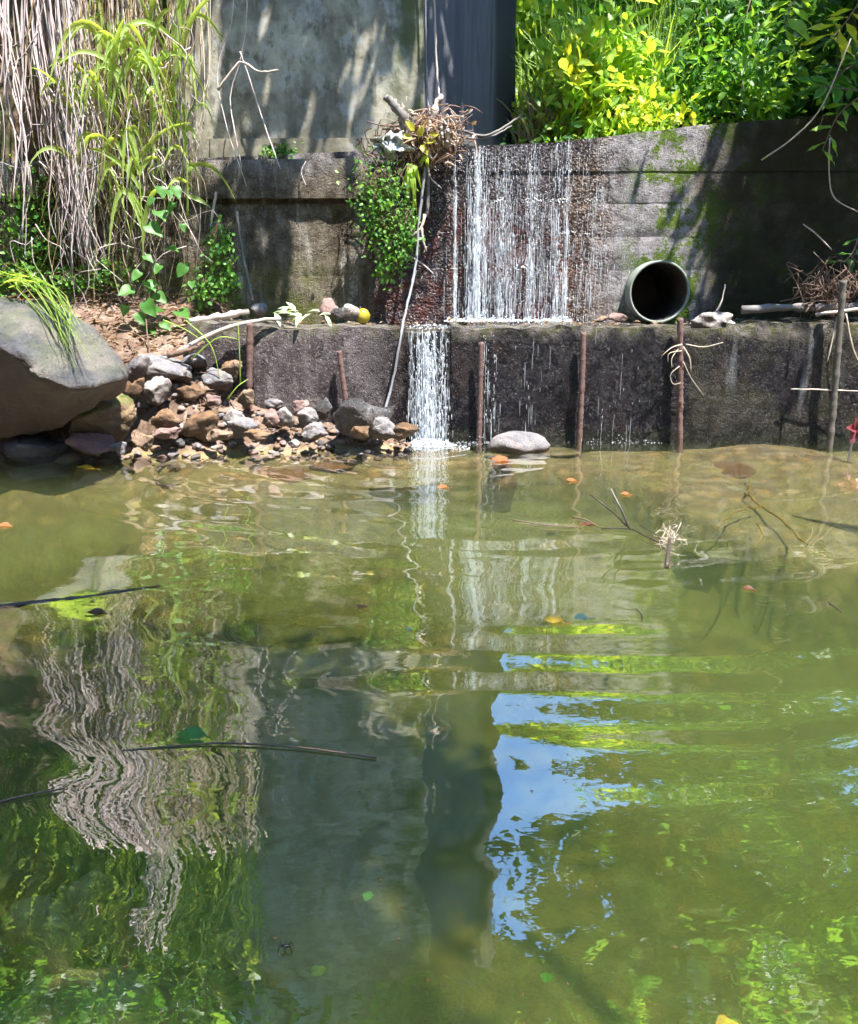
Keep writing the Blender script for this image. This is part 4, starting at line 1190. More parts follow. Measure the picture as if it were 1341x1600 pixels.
# yellowing weed and strap-leaved plant rooted in the debris
pl = tag(empty('weed', AT(655, 232, 5.99)), 'small yellowing weed growing in the debris tangle', 'plant')
for (a, b, dx, dz) in ((648, 205, -0.5, 0.6), (655, 215, 0.3, 0.9), (662, 222, 0.8, 0.1), (657, 226, 0.5, -0.6), (645, 215, -0.8, 0.1), (668, 216, 0.9, 0.4)):
    mb = MB(); mb.add(*leaves(np.array([AT(a, b, 5.97)]), np.array([[dx, -0.4, dz]]), np.array([[0, -1.0, 0.5]]), 0.085, 0.05)); mb.build('leaf', M['leafyellow'], pl)
pl = tag(empty('strap_leaf_plant', AT(650, 262, 6.02)), 'strap leaved green plant hanging below the debris tangle', 'plant')
for k, (a, b, c, d, w) in enumerate(((640, 262, 632, 330, 0.035), (646, 255, 640, 322, 0.04), (655, 256, 668, 268, 0.03), (648, 262, 652, 335, 0.03), (640, 266, 626, 300, 0.03), (650, 258, 660, 300, 0.028), (642, 258, 645, 350, 0.025))):
    A_ = AT(a, b, 6.02); B_ = AT(c, d, 6.02)
    P = spline([A_, (A_ + B_) / 2 + np.array([0.02 * (-1) ** k, -0.07, 0.05]), B_], 8)
    mb = MB(); mb.add(*ribbons(P, w * np.sin(np.linspace(0.5, math.pi, 8)), np.array([[0, 1.0, 0.2]]))); mb.build('leaf', M['leafbright'], pl)

def fern_mass(name, spots, Yc, mat, label, leaf=(0.018, 0.034), hang=True, stems=True, cat='fern', jy=0.05):
    """spots: (px, py, rx px, ry px, n)"""
    root = tag(empty(name, AT(spots[0][0], spots[0][1] - spots[0][3], Yc)), label, cat)
    mb = MB(); P = []
    for (a, b, rx, ry, n) in spots:
        u = rng.normal(size=(n, 2)) * 0.5
        pos = np.array([AT(a + q[0] * rx, b + q[1] * ry, Yc - abs(rng.normal()) * jy) for q in u])
        dr = rand_unit(n); dr[:, 2] -= 0.5 if hang else -0.3
        nr = rand_unit(n) * 0.7 + np.array([0.2, -0.5, 0.8])
        L = rng.uniform(leaf[0], leaf[1], n)
        mb.add(*leaves(pos, dr, nr, L, L * 0.75, 0.2, 0.1))
        for _ in range(max(3, n // 18)):
            t0 = AT(a + rng.normal() * rx * 0.4, b - ry * 0.9, Yc); t1 = AT(a + rng.normal() * rx * 0.5, b + rng.uniform(-0.2, 1.15) * ry, Yc - 0.05)
            P.append(spline([t0, (t0 + t1) / 2 + np.array([0, -0.05, 0.02]), t1], 6))
    mb.build('fronds', M[mat], root)
    mb = MB(); mb.add(*tubes(np.array(P), np.linspace(0.0022, 0.001, 6)[None] * np.ones((len(P), 1)), 4)); mb.build('stems', M['twig'], root)
    return root
fern_mass('maidenhair_fern', [(595, 296, 40, 44, 900), (605, 350, 36, 42, 900), (618, 388, 26, 36, 600), (602, 422, 13, 24, 150), (635, 360, 16, 40, 150), (645, 372, 14, 20, 60)], 6.0, 'fern', 'bright green maidenhair fern hanging down the dam beside the waterfall')
stick('aerial_root', [AT(664, 262, 6.0), AT(662, 286, 6.0), AT(654, 350, 5.96), AT(651, 406, 5.9), AT(642, 452, 5.78), AT(631, 500, 5.58), AT(627, 522, 5.42), AT(614, 594, 5.38), AT(600, 644, 5.3), AT(577, 690, 5.15)], 0.009, 0.008, 'hose', 'long grey aerial root trailing from the debris down into the pool', 'root', k=50, jit=0.0012)
stick('aerial_root', [AT(668, 262, 6.03), AT(669, 300, 6.03), AT(667, 338, 6.03)], 0.014, 0.012, 'greywood', 'short grey hanging root beside the long aerial root', 'root')
fk = tag(empty('forked_root', AT(664, 335, 5.98)), 'pale forked dead root hanging beside the waterfall', 'root')
for pts, r in (([AT(664, 335, 5.98), AT(660, 352, 5.96), AT(650, 364, 5.95), AT(636, 372, 5.95)], 0.011), ([AT(659, 356, 5.96), AT(661, 375, 5.95), AT(667, 393, 5.95)], 0.010), ([AT(667, 385, 5.95), AT(662, 395, 5.95)], 0.005)):
    mb = MB(); mb.add(*tubes(spline(pts, 8), np.linspace(r, r * 0.5, 8), 6)); mb.build('prong', M['palewood'], fk)
for i, pts in enumerate(([AT(670, 235, 6.0), AT(676, 248, 5.98), AT(690, 232, 5.98)], [AT(668, 240, 6.0), AT(672, 275, 6.0), AT(690, 294, 6.0)], [AT(640, 400, 6.0), AT(660, 412, 5.98), AT(678, 428, 5.98)])):
    stick('root', pts, 0.008, 0.003, 'root', ['pale curled root under the debris tangle', 'thin pinkish root reaching towards the waterfall', 'fine brown root below the hanging fern'][i], 'root')

# ---- vines on the pier
for pts, r, mat, lab in (
    ([AT(677, -60, 6.36), AT(680, 40, 6.36), AT(683, 110, 6.34), AT(687, 150, 6.2)], 0.009, 'palewood', 'pale straight vine hanging down the pier edge into the debris'),
    ([AT(664, -60, 6.37), AT(666, 60, 6.37), AT(668, 140, 6.34), AT(672, 180, 6.2)], 0.006, 'hose', 'thin grey vine on the arris of the pier'),
    ([AT(386, -60, 6.3), AT(384, 40, 6.3), AT(374, 100, 6.3), AT(360, 150, 6.3), AT(368, 210, 6.2), AT(378, 262, 6.1)], 0.005, 'root', 'thin root dangling in front of the pier, nearest the grass bank'),
    ([AT(375, 80, 6.28), AT(392, 130, 6.28), AT(415, 200, 6.25), AT(438, 264, 6.12)], 0.005, 'root', 'thin root slanting down the pier to the dam top'),
    ([AT(365, -60, 6.3), AT(362, 30, 6.3), AT(340, 110, 6.28), AT(352, 190, 6.2), AT(385, 290, 6.1)], 0.004, 'root', 'thin looping root beside the grass bank'),
    ([AT(340, 140, 6.2), AT(365, 108, 6.2), AT(378, 97, 6.2), AT(405, 112, 6.18), AT(436, 110, 6.16)], 0.010, 'palewood', 'bent dead branch standing out before the pier'),
    ([AT(478, 252, 6.14), AT(471, 268, 6.13), AT(478, 290, 6.13)], 0.004, 'root', 'small curled root on the dam cap beam'),
    ([AT(702, 196, 6.34), AT(730, 206, 6.5), AT(755, 212, 6.6), AT(785, 200, 6.8), AT(815, 180, 6.9)], 0.010, 'greywood', 'grey vine sagging along the foot of the pier'),
    ([AT(702, 206, 6.3), AT(735, 216, 6.5), AT(770, 212, 6.7), AT(800, 196, 6.85)], 0.008, 'greywood', 'lower of the two vines sagging along the pier foot'),
    ([AT(370, 330, 6.15), AT(378, 390, 6.12), AT(395, 470, 5.95)], 0.012, 'greywood', 'dark root leaning on the dam wall beside the bank'),
    ([AT(338, 300, 6.1), AT(330, 350, 6.05), AT(335, 370, 6.05)], 0.010, 'palewood', 'short pale root at the edge of the grass bank')):
    stick('hanging_vine', pts, r, r * 0.7, mat, lab, 'vine', k=24, sides=6, jit=0.0012)

# ---- left bank: curtain of dry roots, grass blades, leafy vine
def curtain(name, n, top, bot, zend, mat, label, r=(0.0025, 0.0055), Yc=6.1, ribbon=False, wob=0.035, topy=-200):
    """top/bot: px ranges; zend: range of hanging ends (px y)"""
    K = 18
    P = np.zeros((n, K, 3)); t = np.linspace(0, 1, K)
    for i in range(n):
        q = rng.random()
        a = top[0] + (top[1] - top[0]) * q + rng.normal() * 6
        b = bot[0] + (bot[1] - bot[0]) * np.clip(q + rng.normal() * 0.12, 0, 1) + rng.normal() * 8
        y0 = Yc + rng.normal() * 0.07
        ye = rng.uniform(*zend)
        A_ = AT(a, topy + rng.uniform(-130, 130), y0 + 0.15); B_ = AT(b, ye, y0 - 0.12 * rng.random())
        m_ = (A_ + B_) / 2 + np.array([rng.normal() * 0.05, -0.08 * rng.random(), 0])
        m2 = A_ * 0.25 + B_ * 0.75 + np.array([rng.normal() * 0.05, -0.05 * rng.random(), 0])
        p = spline([A_, m_, m2, B_], K)
        ph = rng.random(3) * 6.28
        p[:, 0] += wob * (np.sin(6 * t + ph[0]) * 0.5 + 0.25 * np.sin(15 * t + ph[1])) * t
        p[:, 1] += wob * 0.6 * np.sin(7 * t + ph[2]) * t
        P[i] = p
    mb = MB()
    rad = rng.uniform(r[0], r[1], (n, 1)) * np.linspace(1.1, 0.45, K)[None]
    if ribbon: mb.add(*ribbons(P, rad * 3.2))
    else: mb.add(*tubes(P, rad, 3))
    return tag(mb.build(name, M[mat]), label, 'roots', kind='stuff')
curtain('root_curtain', 36, (30, 110), (90, 170), (120, 400), 'root', 'thin long roots hanging beside the dense sheaf', (0.002, 0.004), 6.03, wob=0.1, topy=-420)
curtain('root_curtain', 120, (28, 100), (104, 155), (260, 450), 'root', 'dense sheaf of pale dry roots hanging down the bank at the picture edge', (0.002, 0.0075), 6.0, wob=0.07, topy=-190)
curtain('root_curtain', 60, (110, 215), (110, 240), (120, 430), 'root', 'looser dry roots hanging behind the green reeds', (0.002, 0.0055), 6.12, wob=0.10)
curtain('root_curtain', 38, (190, 318), (200, 310), (100, 480), 'straw', 'straw coloured hanging stems between reeds and dam wall', (0.002, 0.0045), 6.08, wob=0.10)
curtain('root_curtain', 30, (-60, 40), (-40, 50), (150, 420), 'root', 'few thick roots dangling at the very corner of the bank', (0.004, 0.008), 5.95)
curtain('dead_grass_curtain', 70, (60, 315), (80, 310), (120, 470), 'drygrass', 'dead grass blades drooping among the hanging roots', (0.002, 0.004), 6.0, True, 0.14)

def reed(base, tip, blades, label, w=0.032, mat='grass'):
    root = tag(empty('reed_plant', base), label, 'plant', 'reeds on the bank')
    P = spline([base, (base + tip) / 2 + np.array([0.01, -0.02, 0]), tip], 10)
    mb = MB(); mb.add(*tubes(P, np.linspace(0.006, 0.003, 10), 6)); mb.build('stem', M['grass'], root)
    for (t, dx, up, drop, L) in blades:
        A_ = P[int(t * 9)]
        yy_ = rng.uniform(-0.5, 0.15) * L
        t_ = np.linspace(0, 1, 10)[:, None]
        q = A_ + np.array([dx * L * 1.9, yy_, 0]) * t_ ** 1.15 + np.array([0, 0, up * L]) * (2 * t_ - t_ ** 2) - np.array([0, 0, (drop + up * 0.5) * L]) * t_ ** 3
        mb = MB(); mb.add(*ribbons(q, w * np.sin(np.linspace(0.55, math.pi, 10)) ** 0.8, np.array([[rng.uniform(-0.5, 0.7), rng.uniform(0.5, 1.0), rng.uniform(-0.2, 0.6)]]))); mb.build('blade', M[mat], root)
    return root
def rb(n, spread=1.0, L=(0.18, 0.32)):
    return [(rng.uniform(0.2, 1), rng.choice([-1, 1]) * rng.uniform(0.08, 0.7) * spread, rng.uniform(0.5, 1.2), rng.choice([-0.4, 0.0, 0.5, 1.1]) + rng.uniform(-0.2, 0.3), rng.uniform(L[0] * 0.8, L[1] * 1.6)) for _ in range(n)]
reed(AT(294, 345, 5.95), AT(288, 165, 5.93), [(0.45, 0.62, 0.35, 0.95, 0.26), (0.5, 0.3, 0.5, 0.8, 0.13), (0.3, 0.45, -0.1, 0.4, 0.17), (0.75, -0.15, 0.9, 0.0, 0.22), (0.8, 0.3, 0.3, 0.6, 0.14), (0.6, -0.4, 0.6, 0.9, 0.2), (0.35, -0.5, 0.3, 0.8, 0.16), (0.97, 0.05, 0.8, 0.0, 0.12)], 'slender bright reed arching its blades over the dam wall end')
reed(AT(210, 330, 5.9), AT(190, 60, 5.9), rb(12, 1.0), 'tall reed with drooping blades in the middle of the bank')
reed(AT(160, 300, 5.9), AT(178, 40, 5.92), rb(10, 1.0), 'tall reed beside the dense sheaf of roots')
reed(AT(240, 300, 5.94), AT(232, -40, 5.95), rb(12, 0.9), 'tallest reed reaching out of the picture top')
reed(AT(262, 250, 5.98), AT(282, 20, 6.0), rb(10, 0.9), 'reed between the tallest reed and the dam wall')
reed(AT(120, 330, 5.88), AT(118, 110, 5.9), rb(8, 1.0, (0.14, 0.24)), 'short reed in front of the dense sheaf of roots')
reed(AT(225, 420, 5.86), AT(215, 230, 5.86), rb(9, 0.9, (0.14, 0.24)), 'low reed above the leafy vine')
# loose green blades among the hanging roots
K = 10; n_ = 100; P = np.zeros((n_, K, 3)); t = np.linspace(0, 1, K)
for i in range(n_):
    a = AT(rng.uniform(120, 312), rng.uniform(-90, 300), 5.98 + rng.normal() * 0.05)
    L = rng.uniform(0.18, 0.5); dx = rng.normal() * 0.4; up = rng.uniform(-0.2, 1.0); dr = rng.uniform(0.6, 1.8)
    P[i] = a + np.array([dx * L, -rng.uniform(0, 0.35) * L, 0]) * t[:, None] + np.array([0, 0, 1]) * (up * L * (2 * t - t * t) - dr * L * t ** 2.4)[:, None]
mb = MB(); sd_ = rng.normal(size=(n_, 3)) * np.array([0.6, 0.4, 0.3]) + np.array([0.1, 0.8, 0.2])
mb.add(*ribbons(P, 0.016 * np.sin(np.linspace(0.5, math.pi, K))[None] * rng.uniform(0.6, 1.5, (n_, 1)), sd_))
tag(mb.build('grass_blades', M['grass']), 'loose green grass blades drooping over the hanging roots', 'grass', kind='stuff')
# drooping grass on the boulder
gr = MB(); n_ = 26; K = 10; P = np.zeros((n_, K, 3))
for i in range(n_):
    a = AT(20 + rng.normal() * 25, 425 + rng.normal() * 12, 5.3); b = AT(70 + rng.normal() * 20, 452 + rng.normal() * 10, 4.95); e = AT(125 + rng.normal() * 14, 545 + rng.normal() * 25, 4.42 + rng.normal() * 0.03)
    P[i] = spline([a, b, e], K)
gr.add(*ribbons(P, 0.011 * np.sin(np.linspace(0.5, math.pi, K))[None] * np.ones((n_, 1)), np.tile([0.2, 0.6, 0.8], (n_, 1))))
tag(gr.build('grass_tuft', M['grass']), 'tuft of long grass draped down over the big boulder', 'grass')
# grass growing along the bank above the picture (its reflection shows in the pool)
gr = MB(); n_ = 2600; K = 7
b0 = np.stack([rng.uniform(-3.9, -1.45, n_), rng.uniform(6.2, 7.2, n_)], -1)
zb = np.array([max(gz(a, b) - 0.3, 2.9 + 1.9 * rng.random()) for a, b in b0])
L = rng.uniform(0.35, 0.9, n_); th = rng.uniform(0, 6.28, n_); ln = rng.uniform(0.2, 0.8, n_)
t = np.linspace(0, 1, K)
P = np.zeros((n_, K, 3))
P[..., 0] = b0[:, :1] + (np.cos(th) * ln * L * 0.5)[:, None] * t ** 1.6
P[..., 1] = b0[:, 1:] + (-np.abs(np.sin(th)) * ln * L)[:, None] * t ** 1.6
P[..., 2] = zb[:, None] + L[:, None] * (t - ln[:, None] * 0.85 * t ** 2.4)
gr.add(*ribbons(P, 0.016 * np.sin(np.linspace(0.5, math.pi, K))[None] * np.ones((n_, 1))))
tag(gr.build('bank_grass', M['grass']), 'long green grass growing on the steep bank above the hanging roots', 'grass', kind='stuff')

# tangled crossing roots in front of the sheaf
P = []
for _ in range(70):
    a = AT(rng.uniform(40, 300), rng.uniform(20, 430), 5.93 + rng.normal() * 0.04); L = rng.uniform(0.15, 0.45); th = rng.uniform(-2.6, -0.5)
    d = np.array([math.cos(th), -0.1, math.sin(th)]); c = np.cross(d, [0, 1, 0])
    P.append(spline([a, a + d * L * 0.4 + c * rng.normal() * 0.07, a + d * L * 0.75 + c * rng.normal() * 0.09, a + d * L + np.array([0, 0, -0.08])], 10))
mb = MB(); mb.add(*tubes(np.array(P), rng.uniform(0.0018, 0.0045, (70, 1)) * np.linspace(1, 0.5, 10)[None], 4))
tag(mb.build('root_tangle', M['root']), 'curled broken roots crossing in front of the root sheaf', 'roots', kind='stuff')
# leafy vine: every leaf a part
vine = tag(empty('leafy_vine', AT(240, 500, 5.8)), 'creeper with heart shaped green leaves climbing the foot of the root curtain', 'vine')
mb = MB(); mb.add(*tubes(spline([AT(232, 545, 5.55), AT(228, 480, 5.75), AT(236, 420, 5.82), AT(246, 340, 5.84), AT(256, 285, 5.84)], 24), np.linspace(0.005, 0.002, 24), 5)); mb.build('stem', M['twig'], vine)
for (a, b, sz) in ((250, 292, 20), (272, 292, 22), (262, 298, 16), (246, 330, 26), (272, 318, 20), (232, 352, 30), (240, 310, 15), (262, 388, 22), (250, 415, 18), (288, 415, 22), (226, 400, 18), (218, 425, 20),
                   (229, 440, 24), (243, 442, 22), (205, 452, 26), (228, 472, 30), (244, 460, 24), (238, 488, 24), (280, 486, 28), (216, 490, 22), (196, 478, 18), (254, 505, 20), (232, 515, 22), (300, 440, 16), (285, 350, 14)):
    c = AT(a, b, 5.76 + rng.normal() * 0.03); s = 5.8 / F0
    mb = MB(); mb.add(*heart_leaf(c, (rng.normal() * 0.6, -0.35, -0.6 + rng.normal() * 0.3), (0.2 + rng.normal() * 0.3, -0.6, 0.75), sz * s * 0.95, sz * s * 0.8)); mb.build('leaf', M['fern'], vine)
fern_mass('fern', [(45, 320, 50, 60, 420), (65, 385, 50, 40, 420), (30, 430, 50, 30, 300)], 6.2, 'fern', 'dark green ferny growth on the earth behind the boulder', (0.025, 0.05), False)
fern_mass('fern', [(340, 380, 20, 34, 330), (345, 430, 26, 34, 360), (322, 455, 26, 26, 200)], 5.98, 'fern', 'bright green fern at the foot of the dam wall beside the bank', (0.02, 0.04))
fern_mass('fern', [(440, 238, 24, 14, 150), (418, 236, 12, 10, 50)], 6.3, 'leafmid', 'small weed growing at the foot of the pier on the dam top', (0.02, 0.035), False)
fern_mass('fern', [(110, 440, 60, 20, 260), (170, 420, 40, 24, 160)], 6.05, 'fern', 'low weeds on the earth under the hanging roots', (0.02, 0.04), False)
# litter on the bank
mb = MB(); n_ = 900
xs = rng.uniform(-2.9, -1.3, n_); ys = rng.uniform(5.35, 6.3, n_)
pos = np.stack([xs, ys, height(xs, ys) + 0.012], -1)
mb.add(*leaves(pos, rng.normal(size=(n_, 3)) * np.array([1, 1, 0.25]), np.tile([0, -0.2, 1.0], (n_, 1)) + rng.normal(size=(n_, 3)) * 0.35, rng.uniform(0.03, 0.075, n_), rng.uniform(0.012, 0.03, n_)))
n2 = 260
xs = rng.uniform(-2.8, -1.25, n2); ys = rng.uniform(5.25, 6.2, n2); zz = height(xs, ys) + 0.015
th = rng.uniform(0, 3.14, n2); L = rng.uniform(0.08, 0.3, n2)
A_ = np.stack([xs - np.cos(th) * L / 2, ys - np.sin(th) * L * 0.3, zz + rng.normal(size=n2) * 0.02], -1); B_ = np.stack([xs + np.cos(th) * L / 2, ys + np.sin(th) * L * 0.3, zz + np.abs(rng.normal(size=n2)) * 0.04], -1)
tt = np.linspace(0, 1, 5)[None, :, None]
P = A_[:, None] * (1 - tt) + B_[:, None] * tt; P[:, 2, 2] += 0.012
mb.add(*tubes(P, rng.uniform(0.0015, 0.004, (n2, 1)) * np.ones((1, 5)), 3))
tag(mb.build('leaf_litter', M['dryleaf']), 'dry leaves and twigs littering the bank above the stones', 'leaves', kind='stuff')
# thin grass beside the first bar
for i, (a, b, c, d, e, f) in enumerate(((376, 600, 374, 540, 372, 505), (300, 560, 340, 528, 374, 530), (290, 500, 330, 540, 345, 600), (355, 625, 370, 605, 388, 592), (255, 500, 290, 515, 320, 535))):
    stick('grass_sprig', [AT(a, b, 5.36), AT(c, d, 5.33), AT(e, f, 5.36)], 0.005, 0.0025, 'grass', ['green grass stem standing beside the thick rusty bar', 'arched green grass stem over the stones', 'drooping grass stem over the pink stone', 'short bent grass stem at the foot of the thick rusty bar', 'grass stem lying on the bank above the grey slab'][i], 'grass', k=10, sides=5)

# ---- right end: twig heap, caught roots, hanging vine, red-leaved seedling
mb = MB(); n_ = 150; P = []
for k in range(n_):
    q = rng.random()
    a = 1345 - 95 * q + rng.normal() * 10; b = 440 + 22 * q + rng.normal() * 14
    p = AT(a, b, 5.72 + rng.normal() * 0.06); dd = np.array([rng.normal(), rng.normal() * 0.4, 0.55 + 0.5 * rng.normal()]); dd /= np.linalg.norm(dd); L = rng.uniform(0.08, 0.32)
    P.append(spline([p - dd * L / 2, p + rng.normal(size=3) * 0.03, p + dd * L / 2], 6))
mb.add(*tubes(np.array(P), rng.uniform(0.002, 0.006, (n_, 1)) * np.linspace(1, 0.6, 6)[None], 4))
tag(mb.build('twig_heap', M['twig']), 'heap of brown twigs piled on the log by the pole', 'twigs', kind='stuff')
cr = tag(empty('caught_roots', AT(1066, 545, 5.38)), 'pale curled roots caught on the bar below the drain pipe', 'roots')
for pts, r in (([AT(1066, 538, 5.38), AT(1050, 543, 5.36), AT(1034, 556, 5.36)], 0.007), ([AT(1072, 538, 5.38), AT(1100, 542, 5.36), AT(1130, 535, 5.36)], 0.006), ([AT(1068, 542, 5.38), AT(1078, 560, 5.36), AT(1080, 582, 5.36)], 0.007),
               ([AT(1060, 545, 5.38), AT(1050, 560, 5.36), AT(1050, 575, 5.36)], 0.005), ([AT(1062, 572, 5.36), AT(1048, 585, 5.36), AT(1052, 600, 5.36), AT(1064, 598, 5.36)], 0.005), ([AT(1068, 565, 5.37), AT(1080, 590, 5.36), AT(1100, 618, 5.36)], 0.004), ([AT(1066, 548, 5.38), AT(1046, 552, 5.36), AT(1044, 566, 5.36)], 0.005)):
    mb = MB(); mb.add(*tubes(spline(pts, 9), np.linspace(r, r * 0.5, 9) * 0.75, 5)); mb.build('root', M['straw'], cr)
for i, pts in enumerate(([AT(1310, 490, 5.42), AT(1300, 535, 5.4), AT(1293, 565, 5.4)], [AT(1322, 490, 5.42), AT(1332, 540, 5.4), AT(1345, 572, 5.4)], [AT(1297, 215, 5.9), AT(1296, 270, 5.9), AT(1305, 310, 5.88), AT(1350, 335, 5.85)], [AT(1255, 350, 6.05), AT(1275, 365, 6.0), AT(1300, 390, 5.95)], [AT(1190, 250, 6.0), AT(1240, 215, 5.95), AT(1285, 165, 5.9), AT(1330, 60, 5.85)])):
    stick('root', pts, 0.006, 0.004, 'straw', ['pale root hanging from the log left of the pole', 'pale root hanging from the log right of the pole', 'thin vine hanging and curving out at the picture edge', 'broken twig leaning on the shaded dam', 'thin bare branch crossing the dam top under the leaves'][i], 'root', k=14, sides=5)
sd = tag(empty('red_leaf_seedling', AT(1334, 718, 5.0)), 'small red leaved seedling leaning out of the water at the picture edge', 'plant')
mb = MB(); mb.add(*tubes(spline([AT(1325, 722, 5.0), AT(1330, 700, 5.0), AT(1338, 676, 5.0)], 8), 0.006, 5)); mb.build('stem', M['root'], sd)
for dx, dz in ((-0.7, 0.3), (0.5, 0.8), (-0.4, -0.7), (0.3, 0.1), (-0.2, 0.9), (0.8, -0.3)):
    mb = MB(); mb.add(*leaves(np.array([AT(1338, 672, 5.0)]), np.array([[dx, -0.5, dz]]), np.array([[0, -1, 0.6]]), 0.085, 0.06)); mb.build('leaf', M['redleaf'], sd)

# ================================================================== VEGETATION BEHIND AND OVERHEAD
def cluster_leaves(cen, rad, n, clumps, leaf, up=0.5, fill=0.35, asp=0.5):
    """leaf-sized faces gathered in clumps through an ellipsoid; returns (pos, dir, nor, L, W, clump centres)"""
    cen = np.array(cen, float); rad = np.array(rad, float)
    u = rand_unit(clumps) * (rng.uniform(0.15, 1.0, (clumps, 1)) ** 0.5)
    cc = cen + u * rad
    k = rng.integers(0, clumps, n)
    sp = rng.uniform(0.12, 0.30, clumps)[k][:, None] * rad.mean()
    pos = cc[k] + rng.normal(size=(n, 3)) * sp
    d = (pos - cen) / rad * 0.6 + rng.normal(size=(n, 3)) * 0.7; d[:, 2] -= 0.25
    nor = rng.normal(size=(n, 3)) * 0.55 + np.array([0, -0.15, up])
    L = rng.uniform(leaf[0], leaf[1], n)
    return pos, d, nor, L, L * asp, cc

def shrub(px, Yc, zb, h, rx, n, leaf, mat, label, mat2=None, asp=0.45, clumps=60, group='shrubs growing behind the dam', name='shrub', ry=0.6):
    x = AT(px, 120, Yc)[0]
    n = int(n * 1.9); leaf = (leaf[0] * 0.5, leaf[1] * 1.1)
    root = tag(empty(name, (x, Yc, zb)), label, 'shrub', group)
    pos, d, nor, L, Wd, cc = cluster_leaves((x, Yc, zb + h * 0.52), (rx, ry, h * 0.5), n, clumps, leaf, asp=asp)
    ok = pos[:, 2] > zb - 0.1
    mb = MB(); mb.add(*leaves(pos[ok], d[ok], nor[ok], L[ok], Wd[ok])); mb.build('foliage', M[mat], root)
    if mat2:
        pos, d, nor, L, Wd, _ = cluster_leaves((x, Yc - 0.1, zb + h * 0.62), (rx * 0.9, ry, h * 0.42), n // 8, 8, leaf, asp=asp)
        mb = MB(); mb.add(*leaves(pos, d, nor, L, Wd)); mb.build('young_foliage', M[mat2], root)
    P = []
    for c in cc[:26]:
        b = np.array([x + rng.normal() * 0.12, Yc + rng.normal() * 0.1, zb - 0.05])
        P.append(spline([b, (b + c) / 2 + rng.normal(size=3) * 0.08, c], 7))
    mb = MB(); mb.add(*tubes(np.array(P), np.linspace(0.014, 0.004, 7)[None] * np.ones((len(P), 1)), 5)); mb.build('stems', M['bark'], root)
    return root

SH = [  # px, Y, base z, height, rx, n, leaf, mat, mat2, label
 (925, 7.45, 1.72, 1.15, 0.42, 850, (0.08, 0.16), 'leafbright', 'leafyellow', 'yellow green sunlit shrub behind the waterfall crest'),
 (820, 7.9, 1.75, 0.75, 0.45, 900, (0.05, 0.10), 'leafbright', 'leafyellow', 'low bright shrub beside the pier foot'),
 (1005, 7.3, 1.75, 0.55, 0.34, 520, (0.06, 0.11), 'leafbright', 'leafyellow', 'small yellow tipped shrub on the dam edge left of the wall shadow'),
 (880, 7.25, 1.72, 0.42, 0.4, 520, (0.05, 0.09), 'leafmid', None, 'low green weeds along the crest behind the waterfall'),
 (1090, 7.6, 1.8, 1.3, 0.55, 1500, (0.06, 0.12), 'leafmid', None, 'green shrub in the middle of the dam top'),
 (1150, 7.25, 1.85, 0.8, 0.42, 1100, (0.06, 0.11), 'leafmid', 'leafbright', 'low leafy shrub where the wall shadow begins'),
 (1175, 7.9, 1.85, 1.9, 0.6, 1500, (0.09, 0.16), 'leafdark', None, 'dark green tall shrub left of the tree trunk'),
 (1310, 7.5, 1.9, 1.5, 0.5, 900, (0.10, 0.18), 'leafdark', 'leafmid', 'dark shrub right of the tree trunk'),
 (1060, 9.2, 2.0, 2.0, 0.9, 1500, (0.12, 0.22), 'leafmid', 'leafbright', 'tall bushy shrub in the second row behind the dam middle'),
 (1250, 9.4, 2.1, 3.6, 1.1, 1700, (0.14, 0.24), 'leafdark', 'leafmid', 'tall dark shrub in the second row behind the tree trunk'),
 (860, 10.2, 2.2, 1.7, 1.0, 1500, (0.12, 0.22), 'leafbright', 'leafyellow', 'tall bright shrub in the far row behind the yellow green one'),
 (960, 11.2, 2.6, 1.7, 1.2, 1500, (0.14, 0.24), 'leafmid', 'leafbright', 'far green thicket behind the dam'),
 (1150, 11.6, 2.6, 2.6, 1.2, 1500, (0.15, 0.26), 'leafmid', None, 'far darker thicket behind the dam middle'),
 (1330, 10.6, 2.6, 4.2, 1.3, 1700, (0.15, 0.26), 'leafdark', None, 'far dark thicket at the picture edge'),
 (790, 12.0, 2.8, 1.5, 1.2, 1300, (0.15, 0.25), 'leafbright', None, 'far bright thicket just beside the pier'),
]
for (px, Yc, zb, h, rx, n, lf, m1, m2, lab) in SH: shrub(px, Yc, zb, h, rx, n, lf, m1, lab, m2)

def tall_grass(px0, px1, Y0, Y1, n, Lr, mat, label, zb=1.72, w=0.022, lean=0.5):
    K = 8
    px = rng.uniform(px0, px1, n); yy = rng.uniform(Y0, Y1, n)
    cl = rng.integers(0, 14, n); cpx = rng.uniform(px0, px1, 14); cyy = rng.uniform(Y0, Y1, 14)
    xs = np.array([AT(0.45 * a + 0.55 * cpx[c] + rng.normal() * 6, 120, 0.5 * b + 0.5 * cyy[c])[0] for a, b, c in zip(px, yy, cl)])
    L = rng.uniform(*Lr, n); th = rng.uniform(0, 6.28, n); ln = rng.uniform(0.05, lean, n)
    t = np.linspace(0, 1, K); P = np.zeros((n, K, 3))
    P[..., 0] = xs[:, None] + (np.cos(th) * ln * L)[:, None] * t ** 1.8
    P[..., 1] = yy[:, None] + (np.sin(th) * ln * L)[:, None] * t ** 1.8
    P[..., 2] = (zb + 0.1 * (yy - 7))[:, None] + L[:, None] * (t - ln[:, None] * 0.8 * t ** 2.6)
    mb = MB(); mb.add(*ribbons(P, w * np.sin(np.linspace(0.6, math.pi, K))[None] * rng.uniform(0.6, 1.2, (n, 1))))
    return tag(mb.build('tall_grass', M[mat]), label, 'grass', kind='stuff')
tall_grass(795, 1000, 7.4, 9.0, 900, (0.7, 1.7), 'grass', 'tall pale green grass behind the waterfall crest')
